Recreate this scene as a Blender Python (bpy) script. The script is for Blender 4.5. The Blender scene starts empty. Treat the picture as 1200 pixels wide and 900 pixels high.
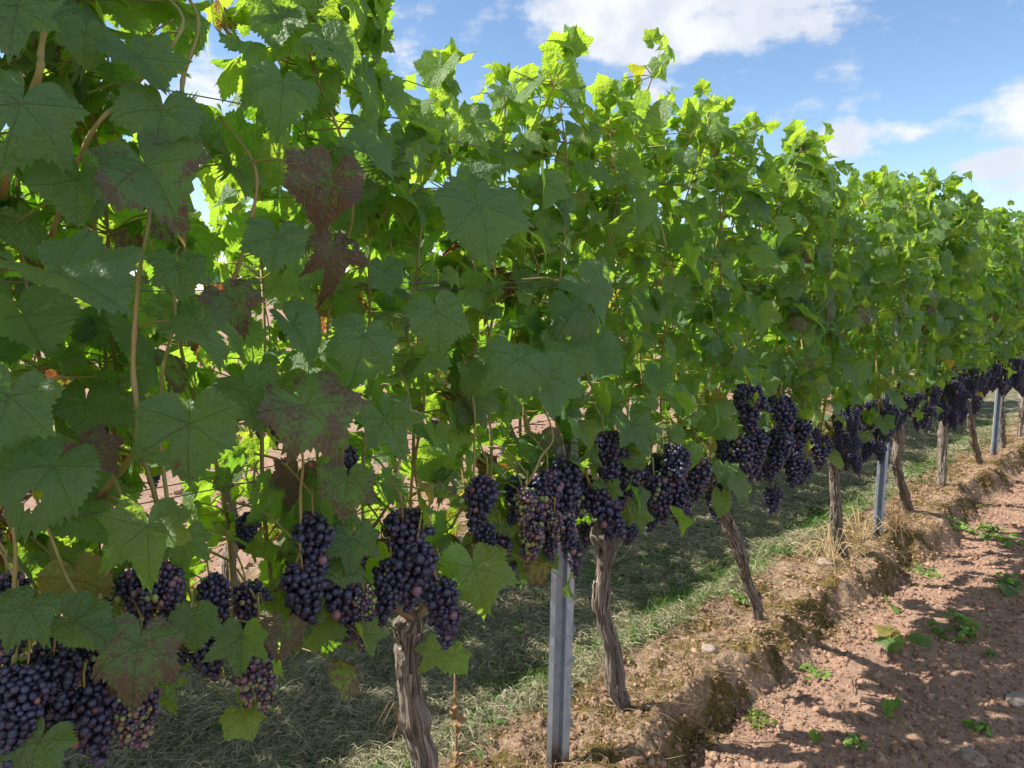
import bpy, math, random
import numpy as np
from math import radians as R, sin, cos, tan, pi
from mathutils import Vector

# ------------------------------------------------------------------ camera, sky, sun, exposure
S = bpy.context.scene
COL = S.collection
CAM_H, CAM_D, YAW, PITCH, FPX = 1.55, 1.5, R(44.0), R(7.23), 867.0
cam_d = bpy.data.cameras.new("camera")
cam = bpy.data.objects.new("camera", cam_d)
COL.objects.link(cam)
cam.location = (CAM_D, 0, CAM_H)
cam.rotation_euler = (pi / 2 - PITCH, 0, YAW)
cam_d.sensor_width = 36
cam_d.lens = 36 * FPX / 1200
cam_d.clip_start = 0.02
cam_d.clip_end = 3000
S.camera = cam
SUN_EL = R(44.5)
SUN_DIR = (-0.74, -0.673)                      # horizontal direction from the scene towards the sun
S.view_settings.view_transform = 'Standard'
S.view_settings.look = 'None'
S.view_settings.gamma = 1.0
S.view_settings.exposure = 1.2
S.cycles.use_adaptive_sampling = True
S.cycles.adaptive_threshold = 0.03
S.cycles.max_bounces = 7
S.cycles.diffuse_bounces = 4
S.cycles.glossy_bounces = 2
S.cycles.transmission_bounces = 4
sun_d = bpy.data.lights.new("sun", 'SUN')
sun_d.energy = 4.0
sun_d.angle = R(0.53)
sun_d.color = (1.0, 0.94, 0.84)
sun = bpy.data.objects.new("sun", sun_d)
COL.objects.link(sun)
to_sun = Vector((SUN_DIR[0] * cos(SUN_EL), SUN_DIR[1] * cos(SUN_EL), sin(SUN_EL)))
sun.rotation_euler = to_sun.to_track_quat('Z', 'Y').to_euler()
sun.location = to_sun * 30

CAMP = np.array([CAM_D, 0, CAM_H])
FWD = np.array([-sin(YAW) * cos(PITCH), cos(YAW) * cos(PITCH), -sin(PITCH)])
RGT = np.array([cos(YAW), sin(YAW), 0.0])
UPV = np.cross(RGT, FWD)


def ray(px, py):
    d = FWD + RGT * (px - 600) / FPX - UPV * (py - 450) / FPX
    return d / np.linalg.norm(d)


def at(px, py, x=0.0):
    """the point of the upright plane at this x that the photograph shows at a pixel"""
    d = ray(px, py)
    t = (x - CAMP[0]) / d[0]
    return CAMP + d * t


def depth(p):
    return float(np.dot(np.asarray(p) - CAMP, FWD))


# ---- node helper
class NT:
    def __init__(self, tree):
        self.t = tree
        self.n = tree.nodes
        self.l = tree.links

    def node(self, typ, **kw):
        n = self.n.new(typ)
        for k, v in kw.items():
            setattr(n, k, v)
        return n

    def put(self, sock, v):
        if isinstance(v, bpy.types.NodeSocket):
            self.l.new(v, sock)
        else:
            sock.default_value = v

    def m(self, op, a, b=0.0, c=0.0, clamp=False):
        n = self.node('ShaderNodeMath', operation=op, use_clamp=clamp)
        for i, v in enumerate((a, b, c)):
            self.put(n.inputs[i], v)
        return n.outputs[0]

    def vm(self, op, a, b=None, out=0):
        n = self.node('ShaderNodeVectorMath', operation=op)
        self.put(n.inputs[0], a)
        if b is not None:
            if op == 'SCALE':
                self.put(n.inputs[3], b)
            else:
                self.put(n.inputs[1], b)
        return n.outputs[out]

    def mix(self, f, a, b, blend='MIX'):
        n = self.node('ShaderNodeMix', data_type='RGBA', blend_type=blend)
        self.put(n.inputs[0], f)
        self.put(n.inputs[6], a if isinstance(a, bpy.types.NodeSocket) else (*a, 1))
        self.put(n.inputs[7], b if isinstance(b, bpy.types.NodeSocket) else (*b, 1))
        return n.outputs[2]

    def step(self, v, lo, hi, a=0.0, b=1.0):
        n = self.node('ShaderNodeMapRange', interpolation_type='SMOOTHSTEP')
        self.put(n.inputs[0], v)
        for i, x in enumerate((lo, hi, a, b)):
            self.put(n.inputs[i + 1], x)
        return n.outputs[0]

    def noise(self, vec, scale, detail=4, rough=0.55, dist=0.0, out=0):
        n = self.node('ShaderNodeTexNoise')
        if vec is not None:
            self.put(n.inputs['Vector'], vec)
        n.inputs['Scale'].default_value = scale
        n.inputs['Detail'].default_value = detail
        n.inputs['Roughness'].default_value = rough
        n.inputs['Distortion'].default_value = dist
        return n.outputs[out]

    def attr(self, name, out='Vector'):
        n = self.node('ShaderNodeAttribute', attribute_name=name)
        return n.outputs[out]

    def sep(self, v):
        n = self.node('ShaderNodeSeparateXYZ')
        self.put(n.inputs[0], v)
        return n.outputs

    def comb(self, x, y, z):
        n = self.node('ShaderNodeCombineXYZ')
        for i, v in enumerate((x, y, z)):
            self.put(n.inputs[i], v)
        return n.outputs[0]

    def bump(self, h, strength=0.3, distance=0.01):
        n = self.node('ShaderNodeBump')
        n.inputs['Strength'].default_value = strength
        n.inputs['Distance'].default_value = distance
        self.put(n.inputs['Height'], h)
        return n.outputs[0]


# ---- world: Nishita sky with cumulus clouds at fixed directions, some added unseen as fill light
W = bpy.data.worlds.new("World")
S.world = W
W.use_nodes = True
w = NT(W.node_tree)
w.n.clear()
sky = w.node('ShaderNodeTexSky', sky_type='NISHITA')
sky.sun_disc = False
sky.sun_elevation = SUN_EL
sky.sun_rotation = math.atan2(SUN_DIR[0], SUN_DIR[1])
sky.altitude = 100
sky.air_density = 1.0
sky.dust_density = 0.0
sky.ozone_density = 3.2
bg = w.node('ShaderNodeBackground')
bg.inputs[1].default_value = 0.082
w.l.new(sky.outputs[0], bg.inputs[0])
dirv = w.node('ShaderNodeTexCoord').outputs['Generated']
wn = w.noise(dirv, 9.0, 7, 0.58)
wn2 = w.noise(w.vm('MULTIPLY', dirv, (1, 1, 2.2)), 22.0, 6, 0.6)


def cloud(px, py, a, b, k=1.0, d=None):
    d = ray(px, py) if d is None else np.array(d) / np.linalg.norm(d)
    u = np.array([-d[1], d[0], 0.0]) * -1
    u /= np.linalg.norm(u)
    v = np.cross(u, d)
    dd = w.vm('DOT_PRODUCT', dirv, tuple(d), 1)
    aa = w.m('DIVIDE', w.m('DIVIDE', w.vm('DOT_PRODUCT', dirv, tuple(u), 1), dd), a)
    bb = w.m('DIVIDE', w.m('DIVIDE', w.vm('DOT_PRODUCT', dirv, tuple(v), 1), dd), b)
    r2 = w.m('ADD', w.m('POWER', aa, 2), w.m('POWER', w.m('ABSOLUTE', bb), 2))
    e = w.m('SUBTRACT', 1.0, r2)
    e = w.m('MULTIPLY', e, w.step(dd, 0.2, 0.4))
    e = w.m('MAXIMUM', e, -1.0)
    return w.m('MULTIPLY', e, k), bb


P = 1 / 867
cl = [cloud(810, -5, 215 * P, 56 * P, 1.1), cloud(820, 32, 200 * P, 36 * P, 1.0), cloud(1195, 125, 70 * P, 32 * P, .62),
      cloud(1085, 152, 75 * P, 15 * P, .5), cloud(985, 165, 34 * P, 26 * P, .8), cloud(1160, 193, 42 * P, 17 * P, .9),
      cloud(1215, 212, 62 * P, 12 * P, .4), cloud(745, 118, 34 * P, 16 * P, .6), cloud(200, 90, 150 * P, 40 * P, .6),
      cloud(0, 0, .9, .55, 1.2, (.80, -.25, .50)), cloud(0, 0, .8, .5, 1.2, (.2, -.9, .55)),  # from here on: unseen clouds added behind and beside camera to brighten shaded faces
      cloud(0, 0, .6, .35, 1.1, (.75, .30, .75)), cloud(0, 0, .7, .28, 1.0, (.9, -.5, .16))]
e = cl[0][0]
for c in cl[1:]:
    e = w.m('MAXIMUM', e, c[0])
fb = w.m('ADD', w.m('MULTIPLY', w.m('SUBTRACT', wn, 0.5), 2.0), w.m('MULTIPLY', w.m('SUBTRACT', wn2, 0.5), 1.3))
dens = w.step(w.m('ADD', e, fb), 0.06, 0.72)
wisp = w.step(w.noise(w.vm('MULTIPLY', dirv, (1, 1, 5)), 4.0, 6, 0.65, 0.6), 0.58, 0.9, 0, 0.10)
dens = w.m('MAXIMUM', dens, wisp)
body = w.step(w.noise(w.vm('ADD', dirv, (0.01, 0.012, -0.02)), 13.0, 5, 0.55), 0.38, 0.62)
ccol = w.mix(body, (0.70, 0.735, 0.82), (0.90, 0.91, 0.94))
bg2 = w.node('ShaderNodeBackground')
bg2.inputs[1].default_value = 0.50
w.l.new(ccol, bg2.inputs[0])
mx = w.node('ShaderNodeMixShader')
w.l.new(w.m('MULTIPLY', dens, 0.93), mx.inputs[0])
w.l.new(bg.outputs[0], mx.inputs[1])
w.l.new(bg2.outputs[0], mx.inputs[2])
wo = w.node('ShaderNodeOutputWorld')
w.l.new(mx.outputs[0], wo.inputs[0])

# ------------------------------------------------------------------ noise in numpy
_rs = np.random.RandomState(7)
_perm = _rs.rand(256, 256)


def vnoise(x, y):
    x = np.asarray(x, float)
    y = np.asarray(y, float)
    xi = np.floor(x).astype(int)
    yi = np.floor(y).astype(int)
    fx = x - xi
    fy = y - yi
    fx = fx * fx * (3 - 2 * fx)
    fy = fy * fy * (3 - 2 * fy)
    a = _perm[xi & 255, yi & 255]
    b = _perm[(xi + 1) & 255, yi & 255]
    c = _perm[xi & 255, (yi + 1) & 255]
    d = _perm[(xi + 1) & 255, (yi + 1) & 255]
    return (a + (b - a) * fx) * (1 - fy) + (c + (d - c) * fx) * fy


def fbm(x, y, oct=4, gain=0.5):
    s = 0
    amp = 1.0
    tot = 0
    for o in range(oct):
        s = s + amp * vnoise(x * 2 ** o + 17.3 * o, y * 2 ** o + 9.1 * o)
        tot += amp
        amp *= gain
    return s / tot * 2 - 1


def sst(v, a, b):
    t = np.clip((v - a) / (b - a), 0, 1)
    return t * t * (3 - 2 * t)


ROW2 = -2.15


def ground_h(x, y):
    """height of the soil: low moss-topped banks under the rows, tilled earth to the right, mown grass between"""
    x = np.asarray(x, float)
    y = np.asarray(y, float)
    e = 0.15 + 0.12 * fbm(y * 1.7, y * 0 + 3.1, 3) + 0.08 * fbm(x * 6, y * 6 + 30, 4, .6)
    wd = 0.15 + 0.08 * fbm(y * 2.3, y * 0 + 8.0, 2)
    drop = sst(x, e, e + wd)
    till = -0.115 + 0.018 * fbm(x * 3, y * 3, 3) + 0.016 * fbm(x * 15, y * 15, 4, 0.65)
    ridge = 0.045 * fbm(x * 5 + 40, y * 5, 4, 0.6) + 0.022 * fbm(x * 20, y * 20 + 5, 4, .6)
    ridge = ridge + 0.04 * sst(x, -0.02, 0.16) * (1 - drop)
    rough = 0.020 * fbm(x * 26 + 9, y * 26, 4, .65) * np.exp(-((x - .2) / .18) ** 4)
    lawn = -0.07 + 0.035 * fbm(x * 2 + 11, y * 2, 3) + 0.02 * fbm(x * 9, y * 9, 3)
    l1 = sst(-x, 0.22, 0.55)
    l2 = sst(x, ROW2 + 0.25, ROW2 + 0.6)
    z = ridge * (1 - drop) + till * drop + rough
    z = np.where(x < 0, ridge * (1 - l1 * l2) + lawn * l1 * l2 + rough, z)
    d2 = sst(-x, -ROW2 + 0.2, -ROW2 + 0.34)
    z = np.where(x < ROW2, ridge * (1 - d2) + till * d2, z)
    return z


def ground_at(px, py):
    d = ray(px, py)
    t = -CAMP[2] / d[2]
    for _ in range(12):
        p = CAMP + d * t
        h = float(ground_h(p[0], p[1]))
        t = (h - CAMP[2]) / d[2]
    return CAMP + d * t


# ------------------------------------------------------------------ mesh helpers
def mesh_np(name, V, quads=None, tris=None, mats=(), mi=None, attrs=None, smooth=True):
    me = bpy.data.meshes.new(name)
    V = np.asarray(V, np.float32)
    me.vertices.add(len(V))
    me.vertices.foreach_set('co', V.ravel())
    nq = 0 if quads is None else len(quads)
    nt = 0 if tris is None else len(tris)
    idx = []
    if nq:
        idx.append(np.asarray(quads, np.int32).ravel())
    if nt:
        idx.append(np.asarray(tris, np.int32).ravel())
    idx = np.concatenate(idx)
    me.loops.add(len(idx))
    me.loops.foreach_set('vertex_index', idx)
    starts = np.concatenate([np.arange(nq) * 4, nq * 4 + np.arange(nt) * 3]).astype(np.int32)
    me.polygons.add(nq + nt)
    me.polygons.foreach_set('loop_start', starts)
    if mi is not None:
        me.polygons.foreach_set('material_index', np.asarray(mi, np.int32))
    me.polygons.foreach_set('use_smooth', np.full(nq + nt, smooth))
    for m in mats:
        me.materials.append(m)
    for k, (typ, data) in (attrs or {}).items():
        a = me.attributes.new(k, typ, 'POINT')
        data = np.asarray(data, np.float32)
        a.data.foreach_set('color' if typ == 'FLOAT_COLOR' else 'vector', data.ravel())
    me.update(calc_edges=True)
    me.validate()
    return me


class MB:
    """collects pieces and links them as ONE mesh object"""
    def __init__(self):
        self.V, self.Q, self.T, self.mq, self.mt, self.A, self.U = [], [], [], [], [], [], []
        self.n = 0

    def add(self, V, quads=None, tris=None, m=0, tint=(0, 0, 0), uv=None):
        V = np.asarray(V, float).reshape(-1, 3)
        self.V.append(V)
        if quads is not None and len(quads):
            q = np.asarray(quads, int).reshape(-1, 4)
            self.Q.append(q + self.n)
            self.mq.append(np.full(len(q), m))
        if tris is not None and len(tris):
            t = np.asarray(tris, int).reshape(-1, 3)
            self.T.append(t + self.n)
            self.mt.append(np.full(len(t), m))
        t = np.asarray(tint, float)
        if t.ndim == 1:
            t = np.tile(t, (len(V), 1))
        self.A.append(np.hstack([t[:, :3], np.ones((len(V), 1))]))
        self.U.append(np.zeros((len(V), 3)) if uv is None else uv)
        self.n += len(V)

    def mesh(self, name, mats, smooth=True):
        V = np.concatenate(self.V)
        Q = np.concatenate(self.Q) if self.Q else None
        T = np.concatenate(self.T) if self.T else None
        mi = np.concatenate(self.mq + self.mt)
        return mesh_np(name, V, Q, T, mats, mi, {'tint': ('FLOAT_COLOR', np.concatenate(self.A)),
                                                 'leaf_uv': ('FLOAT_VECTOR', np.concatenate(self.U))}, smooth)

    def build(self, name, mats, parent=None, smooth=True):
        if not isinstance(mats, (list, tuple)):
            mats = [mats]
        return link(name, self.mesh(name, mats, smooth), parent)


def link(name, data, parent=None, loc=None):
    o = bpy.data.objects.new(name, data)
    COL.objects.link(o)
    if parent is not None:
        o.parent = parent
    if loc is not None:
        o.location = loc
    return o


def tag(o, label=None, cat=None, group=None, kind=None):
    for k, v in (('label', label), ('category', cat), ('group', group), ('kind', kind)):
        if v:
            o[k] = v
    return o


def thing(name, label, cat, loc=(0, 0, 0), group=None):
    o = link(name, None, None, loc)
    o.empty_display_size = 0.1
    return tag(o, label, cat, group)


def frame_of(t):
    t = t / np.linalg.norm(t)
    a = np.array([0, 0, 1.0]) if abs(t[2]) < 0.9 else np.array([1.0, 0, 0])
    u = np.cross(a, t)
    u /= np.linalg.norm(u)
    return u, np.cross(t, u)


def smooth_path(pts, n):
    """Catmull-Rom through the points"""
    P_ = np.asarray(pts, float)
    P_ = np.vstack([2 * P_[0] - P_[1], P_, 2 * P_[-1] - P_[-2]])
    k = len(P_) - 3
    out = []
    for t in np.linspace(0, k - 1e-6, n):
        i = int(t)
        f = t - i
        a, b, c, d = P_[i:i + 4]
        out.append(0.5 * (2 * b + (c - a) * f + (2 * a - 5 * b + 4 * c - d) * f * f + (3 * b - a - 3 * c + d) * f ** 3))
    return np.array(out)


def tube(mb, pts, rad, seg=6, m=0, tint=(0, 0, 0), disp=None, cap=True):
    pts = np.asarray(pts, float)
    n = len(pts)
    rad = np.broadcast_to(np.asarray(rad, float), (n,))
    ang = np.arange(seg) / seg * 2 * pi
    T = np.gradient(pts, axis=0)
    u, v = frame_of(T[0])
    V = np.empty((n, seg, 3))
    for i in range(n):
        t = T[i] / (np.linalg.norm(T[i]) + 1e-9)
        u = u - t * np.dot(u, t)
        u /= np.linalg.norm(u) + 1e-9
        v = np.cross(t, u)
        r = rad[i] * (np.ones(seg) if disp is None else disp[i])
        V[i] = pts[i] + (np.cos(ang) * r)[:, None] * u + (np.sin(ang) * r)[:, None] * v
    V = V.reshape(-1, 3)
    i, j = np.meshgrid(np.arange(n - 1), np.arange(seg), indexing='ij')
    j2 = (j + 1) % seg
    Q = np.stack([i * seg + j, i * seg + j2, (i + 1) * seg + j2, (i + 1) * seg + j], -1).reshape(-1, 4)
    tr = []
    if cap:
        V = np.vstack([V, pts[0], pts[-1]])
        a = n * seg
        for k in range(seg):
            tr.append((a, (k + 1) % seg, k))
            tr.append((a + 1, (n - 1) * seg + k, (n - 1) * seg + (k + 1) % seg))
    mb.add(V, Q, tr, m, tint)


def prism(mb, poly, z0, z1, O, A, B, m=0):
    """a closed outline (a,b) swept along z"""
    n = len(poly)
    p = np.array([O + a * A + b * B for a, b in poly])
    lo = p.copy()
    lo[:, 2] += z0
    hi = p.copy()
    hi[:, 2] += z1
    V = np.vstack([lo, hi])
    Q = [(i, (i + 1) % n, n + (i + 1) % n, n + i) for i in range(n)]
    mb.add(V, Q, None, m)


# ------------------------------------------------------------------ materials
def mat(name):
    m = bpy.data.materials.new(name)
    m.use_nodes = True
    t = NT(m.node_tree)
    t.n.clear()
    out = t.node('ShaderNodeOutputMaterial')
    return m, t, out


def principled(t, out, col, rough=0.7, spec=0.4, normal=None, metal=0.0):
    p = t.node('ShaderNodeBsdfPrincipled')
    t.put(p.inputs['Base Color'], col if isinstance(col, bpy.types.NodeSocket) else (*col, 1))
    t.put(p.inputs['Roughness'], rough)
    t.put(p.inputs['Specular IOR Level'], spec)
    t.put(p.inputs['Metallic'], metal)
    if normal is not None:
        t.l.new(normal, p.inputs['Normal'])
    if out is not None:
        t.l.new(p.outputs[0], out.inputs[0])
    return p


def leaf_material():
    m, t, out = mat("vine_leaf")
    uv = t.sep(t.attr('leaf_uv'))
    tint = t.sep(t.attr('tint'))
    u = t.m('ABSOLUTE', uv[0])
    v = uv[1]
    best_p = best_s = None
    vein = None
    for ang, wd in ((0, 0.022), (54, 0.018), (108, 0.014)):
        sa, ca = sin(R(ang)), cos(R(ang))
        s = t.m('ADD', t.m('MULTIPLY', u, sa), t.m('MULTIPLY', v, ca))
        p = t.m('ABSOLUTE', t.m('SUBTRACT', t.m('MULTIPLY', u, ca), t.m('MULTIPLY', v, sa)))
        p = t.m('ADD', p, t.m('MULTIPLY', t.m('LESS_THAN', s, 0.0), 5.0))
        width = t.m('MULTIPLY_ADD', s, -wd * 0.75, wd)
        k = t.m('SUBTRACT', 1.0, t.m('DIVIDE', p, t.m('MAXIMUM', width, 0.003)), clamp=True)
        vein = k if vein is None else t.m('MAXIMUM', vein, k)
        if best_p is None:
            best_p, best_s = p, s
        else:
            less = t.m('LESS_THAN', p, best_p)
            best_s = t.m('ADD', best_s, t.m('MULTIPLY', less, t.m('SUBTRACT', s, best_s)))
            best_p = t.m('MINIMUM', best_p, p)
    q = t.m('SUBTRACT', best_s, t.m('MULTIPLY', best_p, 0.9))
    sec = t.m('PINGPONG', q, 0.075)
    secv = t.m('MULTIPLY', t.m('SUBTRACT', 1.0, t.m('DIVIDE', sec, 0.012), clamp=True), 0.6)
    veins = t.m('MAXIMUM', vein, secv)
    uvv = t.comb(uv[0], uv[1], t.m('MULTIPLY', tint[0], 37.0))
    n1 = t.noise(uvv, 3.0, 4, 0.6)
    n2 = t.noise(uvv, 16.0, 3, 0.6)
    n5 = t.noise(uvv, 9.0, 1.5, 0.5)
    rad = t.m('SQRT', t.m('ADD', t.m('POWER', uv[0], 2), t.m('POWER', uv[1], 2)))
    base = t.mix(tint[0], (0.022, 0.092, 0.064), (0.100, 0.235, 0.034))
    n4 = t.noise(uvv, 34.0, 2, 0.5)
    base = t.mix(t.step(n2, 0.4, 0.7, 0, 0.6), base, (0.045, 0.115, 0.075))
    base = t.mix(t.step(n4, 0.5, 0.75, 0, 0.5), base, (0.010, 0.042, 0.020))
    base = t.mix(t.m('MULTIPLY', veins, 0.8), base, (0.30, 0.37, 0.17))
    yel = t.step(t.m('ADD', tint[2], t.m('MULTIPLY', t.m('SUBTRACT', n1, 0.5), 0.9)), 0.35, 0.8)
    base = t.mix(yel, base, (0.30, 0.26, 0.04))
    redk = t.m('ADD', t.m('ADD', t.m('MULTIPLY', tint[1], 1.35), t.m('MULTIPLY', rad, 0.32)),
               t.m('MULTIPLY', t.m('SUBTRACT', n1, 0.5), 1.3))
    redk = t.m('ADD', redk, t.m('MULTIPLY', t.m('SUBTRACT', n2, 0.5), 0.7))
    redk = t.step(t.m('SUBTRACT', redk, t.m('MULTIPLY', veins, 0.8)), 0.82, 1.12)
    redk = t.m('MULTIPLY', redk, t.step(tint[1], 0.02, 0.1))
    redc = t.mix(t.step(n2, 0.42, 0.7), (0.125, 0.050, 0.092), (0.20, 0.055, 0.058))
    base = t.mix(redk, base, redc)
    spots = t.m('MULTIPLY', t.step(t.noise(uvv, 7.0, 2, 0.5), 0.70, 0.74), t.step(tint[0], 0.3, 0.5))
    base = t.mix(t.m('MULTIPLY', spots, 0.5), base, (0.16, 0.10, 0.04))
    back = t.node('ShaderNodeNewGeometry').outputs['Backfacing']
    under = t.mix(0.55, base, (0.13, 0.19, 0.09))
    colr = t.mix(back, base, under)
    hgt = t.m('ADD', t.m('ADD', t.m('MULTIPLY', vein, -0.5), t.m('MULTIPLY', secv, -0.15)), t.m('ADD', t.m('MULTIPLY', n5, 0.8), t.m('MULTIPLY', n1, 1.5)))
    nrm = t.bump(hgt, 0.8, 0.008)
    p = principled(t, None, colr, t.m('MULTIPLY_ADD', n2, 0.2, 0.35), 0.5, nrm)
    tr = t.node('ShaderNodeBsdfTranslucent')
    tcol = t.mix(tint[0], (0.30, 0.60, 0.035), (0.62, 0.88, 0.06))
    tcol = t.mix(t.m('MULTIPLY', veins, 0.3), tcol, (0.24, 0.36, 0.03))
    tcol = t.mix(yel, tcol, (0.75, 0.55, 0.03))
    tcol = t.mix(redk, tcol, (0.26, 0.05, 0.03))
    t.l.new(tcol, tr.inputs[0])
    t.l.new(nrm, tr.inputs['Normal'])
    ms = t.node('ShaderNodeMixShader')
    ms.inputs[0].default_value = 0.48
    t.l.new(p.outputs[0], ms.inputs[1])
    t.l.new(tr.outputs[0], ms.inputs[2])
    t.l.new(ms.outputs[0], out.inputs[0])
    return m


def berry_material():
    m, t, out = mat("grape_skin")
    c = t.attr('tint', 'Color')
    g = t.node('ShaderNodeTexCoord').outputs['Object']
    n = t.noise(g, 75, 2, 0.5)
    bl = t.step(n, 0.34, 0.66, 0.0, 0.46)
    colr = t.mix(bl, c, (0.10, 0.12, 0.24))
    nn = t.noise(g, 420, 2, 0.5)
    colr = t.mix(t.step(nn, 0.55, 0.65, 0, 0.25), colr, c)
    p = principled(t, out, colr, t.m('MULTIPLY_ADD', n, 0.45, 0.12), 0.5)
    p.inputs['Subsurface Weight'].default_value = 0.0
    return m


def bark_material():
    m, t, out = mat("vine_bark")
    uv = t.attr('leaf_uv')
    n1 = t.noise(t.vm('MULTIPLY', uv, (9, 9, 0.9)), 3.0, 6, 0.65)
    n2 = t.noise(uv, 3.0, 3)
    n3 = t.noise(t.vm('MULTIPLY', uv, (20, 20, 2.5)), 4.0, 4, 0.7)
    c = t.mix(t.step(n1, 0.36, 0.66), (0.085, 0.068, 0.058), (0.42, 0.36, 0.31))
    c = t.mix(t.step(n2, 0.45, 0.75, 0, 0.6), c, (0.25, 0.19, 0.15))
    c = t.mix(t.step(n3, 0.60, 0.8, 0, 0.7), c, (0.54, 0.49, 0.44))
    nrm = t.bump(t.m('ADD', n1, t.m('MULTIPLY', n3, 0.7)), 0.9, 0.006)
    principled(t, out, c, 0.9, 0.15, nrm)
    return m


def wood_material(name, a, b, rough=0.6):
    m, t, out = mat(name)
    g = t.node('ShaderNodeTexCoord').outputs['Object']
    n = t.noise(t.vm('MULTIPLY', g, (1, 1, 0.35)), 30, 4, 0.6)
    n2 = t.noise(g, 7, 2)
    c = t.mix(t.step(n2, 0.35, 0.65), a, b)
    c = t.mix(t.step(n, 0.5, 0.75, 0, 0.45), c, tuple(x * 0.5 for x in a))
    principled(t, out, c, rough, 0.3, t.bump(n, 0.3, 0.002))
    return m


def steel_material():
    m, t, out = mat("galvanised_steel")
    g = t.node('ShaderNodeTexCoord').outputs['Object']
    v = t.node('ShaderNodeTexVoronoi')
    v.inputs['Scale'].default_value = 70
    t.l.new(t.vm('MULTIPLY', g, (1, 1, 0.6)), v.inputs['Vector'])
    n = t.noise(g, 9, 5, 0.65)
    st = t.noise(t.vm('MULTIPLY', g, (25, 25, 1.2)), 3.0, 4, 0.6)
    c = t.mix(t.m('MULTIPLY', t.sep(v.outputs['Color'])[0], 0.6), (0.38, 0.44, 0.52), (0.58, 0.64, 0.71))
    c = t.mix(t.step(n, 0.5, 0.75, 0, 0.5), c, (0.30, 0.32, 0.34))
    c = t.mix(t.step(st, 0.55, 0.8, 0, 0.35), c, (0.24, 0.25, 0.26))
    mud = t.step(t.m('ADD', t.sep(g)[2], t.m('MULTIPLY', n, 0.22)), 0.24, 0.08)
    c = t.mix(t.m('MULTIPLY', mud, 0.75), c, (0.24, 0.16, 0.11))
    principled(t, out, c, t.m('MULTIPLY_ADD', n, 0.3, 0.34), 0.5, None, 0.55)
    return m


def plain(name, a, b, rough=0.8, scale=20, spec=0.3):
    m, t, out = mat(name)
    g = t.node('ShaderNodeTexCoord').outputs['Object']
    n = t.noise(g, scale, 5, 0.6)
    principled(t, out, t.mix(t.step(n, 0.3, 0.7), a, b), rough, spec, t.bump(n, 0.3, 0.003))
    return m


def blade_material(name, translucent=0.3):
    m, t, out = mat(name)
    c = t.attr('tint', 'Color')
    p = principled(t, None, c, 0.6, 0.25)
    tr = t.node('ShaderNodeBsdfTranslucent')
    t.l.new(t.mix(0.5, c, t.mix(1.0, c, (1.5, 1.6, 0.8), 'MULTIPLY')), tr.inputs[0])
    ms = t.node('ShaderNodeMixShader')
    ms.inputs[0].default_value = translucent
    t.l.new(p.outputs[0], ms.inputs[1])
    t.l.new(tr.outputs[0], ms.inputs[2])
    t.l.new(ms.outputs[0], out.inputs[0])
    return m


def clod_material():
    m, t, out = mat("soil_crumb")
    c = t.attr('tint', 'Color')
    g = t.node('ShaderNodeTexCoord').outputs['Object']
    n = t.noise(g, 120, 4, 0.65)
    col = t.mix(t.m('MULTIPLY', n, 0.4), c, (0.23, 0.135, 0.085))
    principled(t, out, col, 0.95, 0.1, t.bump(n, 0.6, 0.004))
    return m


def ground_material():
    m, t, out = mat("vineyard_ground")
    g = t.node('ShaderNodeTexCoord').outputs['Object']
    s = t.sep(g)
    n_big = t.noise(g, 1.6, 4, 0.6)
    n_mid = t.noise(g, 9, 5, 0.65)
    n_fine = t.noise(g, 60, 5, 0.7)
    soil = t.mix(t.step(n_mid, 0.3, 0.7), (0.225, 0.135, 0.095), (0.335, 0.215, 0.155))
    soil = t.mix(t.step(n_fine, 0.35, 0.7, 0, 0.7), soil, (0.40, 0.27, 0.195))
    soil = t.mix(t.step(n_big, 0.55, 0.75, 0, 0.4), soil, (0.24, 0.15, 0.11))
    bank = t.mix(t.step(n_fine, 0.35, 0.65), (0.20, 0.13, 0.085), (0.37, 0.27, 0.185))
    moss = t.mix(t.step(n_fine, 0.35, 0.65), (0.060, 0.044, 0.014), (0.16, 0.115, 0.038))
    mk = t.step(t.m('ADD', t.noise(g, 4.5, 4, 0.6), t.m('MULTIPLY', n_fine, 0.2)), 0.53, 0.64)
    bank = t.mix(mk, bank, moss)
    thatch = t.mix(t.step(n_mid, 0.3, 0.7), (0.10, 0.092, 0.055), (0.22, 0.20, 0.125))
    thatch = t.mix(t.step(n_big, 0.5, 0.7, 0, 0.6), thatch, (0.075, 0.10, 0.035))
    wob = t.m('MULTIPLY', t.m('SUBTRACT', n_mid, 0.5), 0.35)
    x = t.m('ADD', s[0], wob)
    is_bank = t.m('MULTIPLY', t.step(x, -0.32, -0.18), t.step(x, 0.34, 0.24))
    lawn = t.m('MULTIPLY', t.step(x, -0.18, -0.32), t.step(x, ROW2 + 0.2, ROW2 + 0.42))
    bank2 = t.m('MULTIPLY', t.step(x, ROW2 - 0.3, ROW2 - 0.2), t.step(x, ROW2 + 0.42, ROW2 + 0.2))
    c = t.mix(is_bank, soil, bank)
    c = t.mix(bank2, c, bank)
    c = t.mix(lawn, c, thatch)
    h = t.m('ADD', n_mid, t.m('MULTIPLY', n_fine, 0.6))
    principled(t, out, c, 0.95, 0.12, t.bump(h, 0.9, 0.014))
    return m


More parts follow.
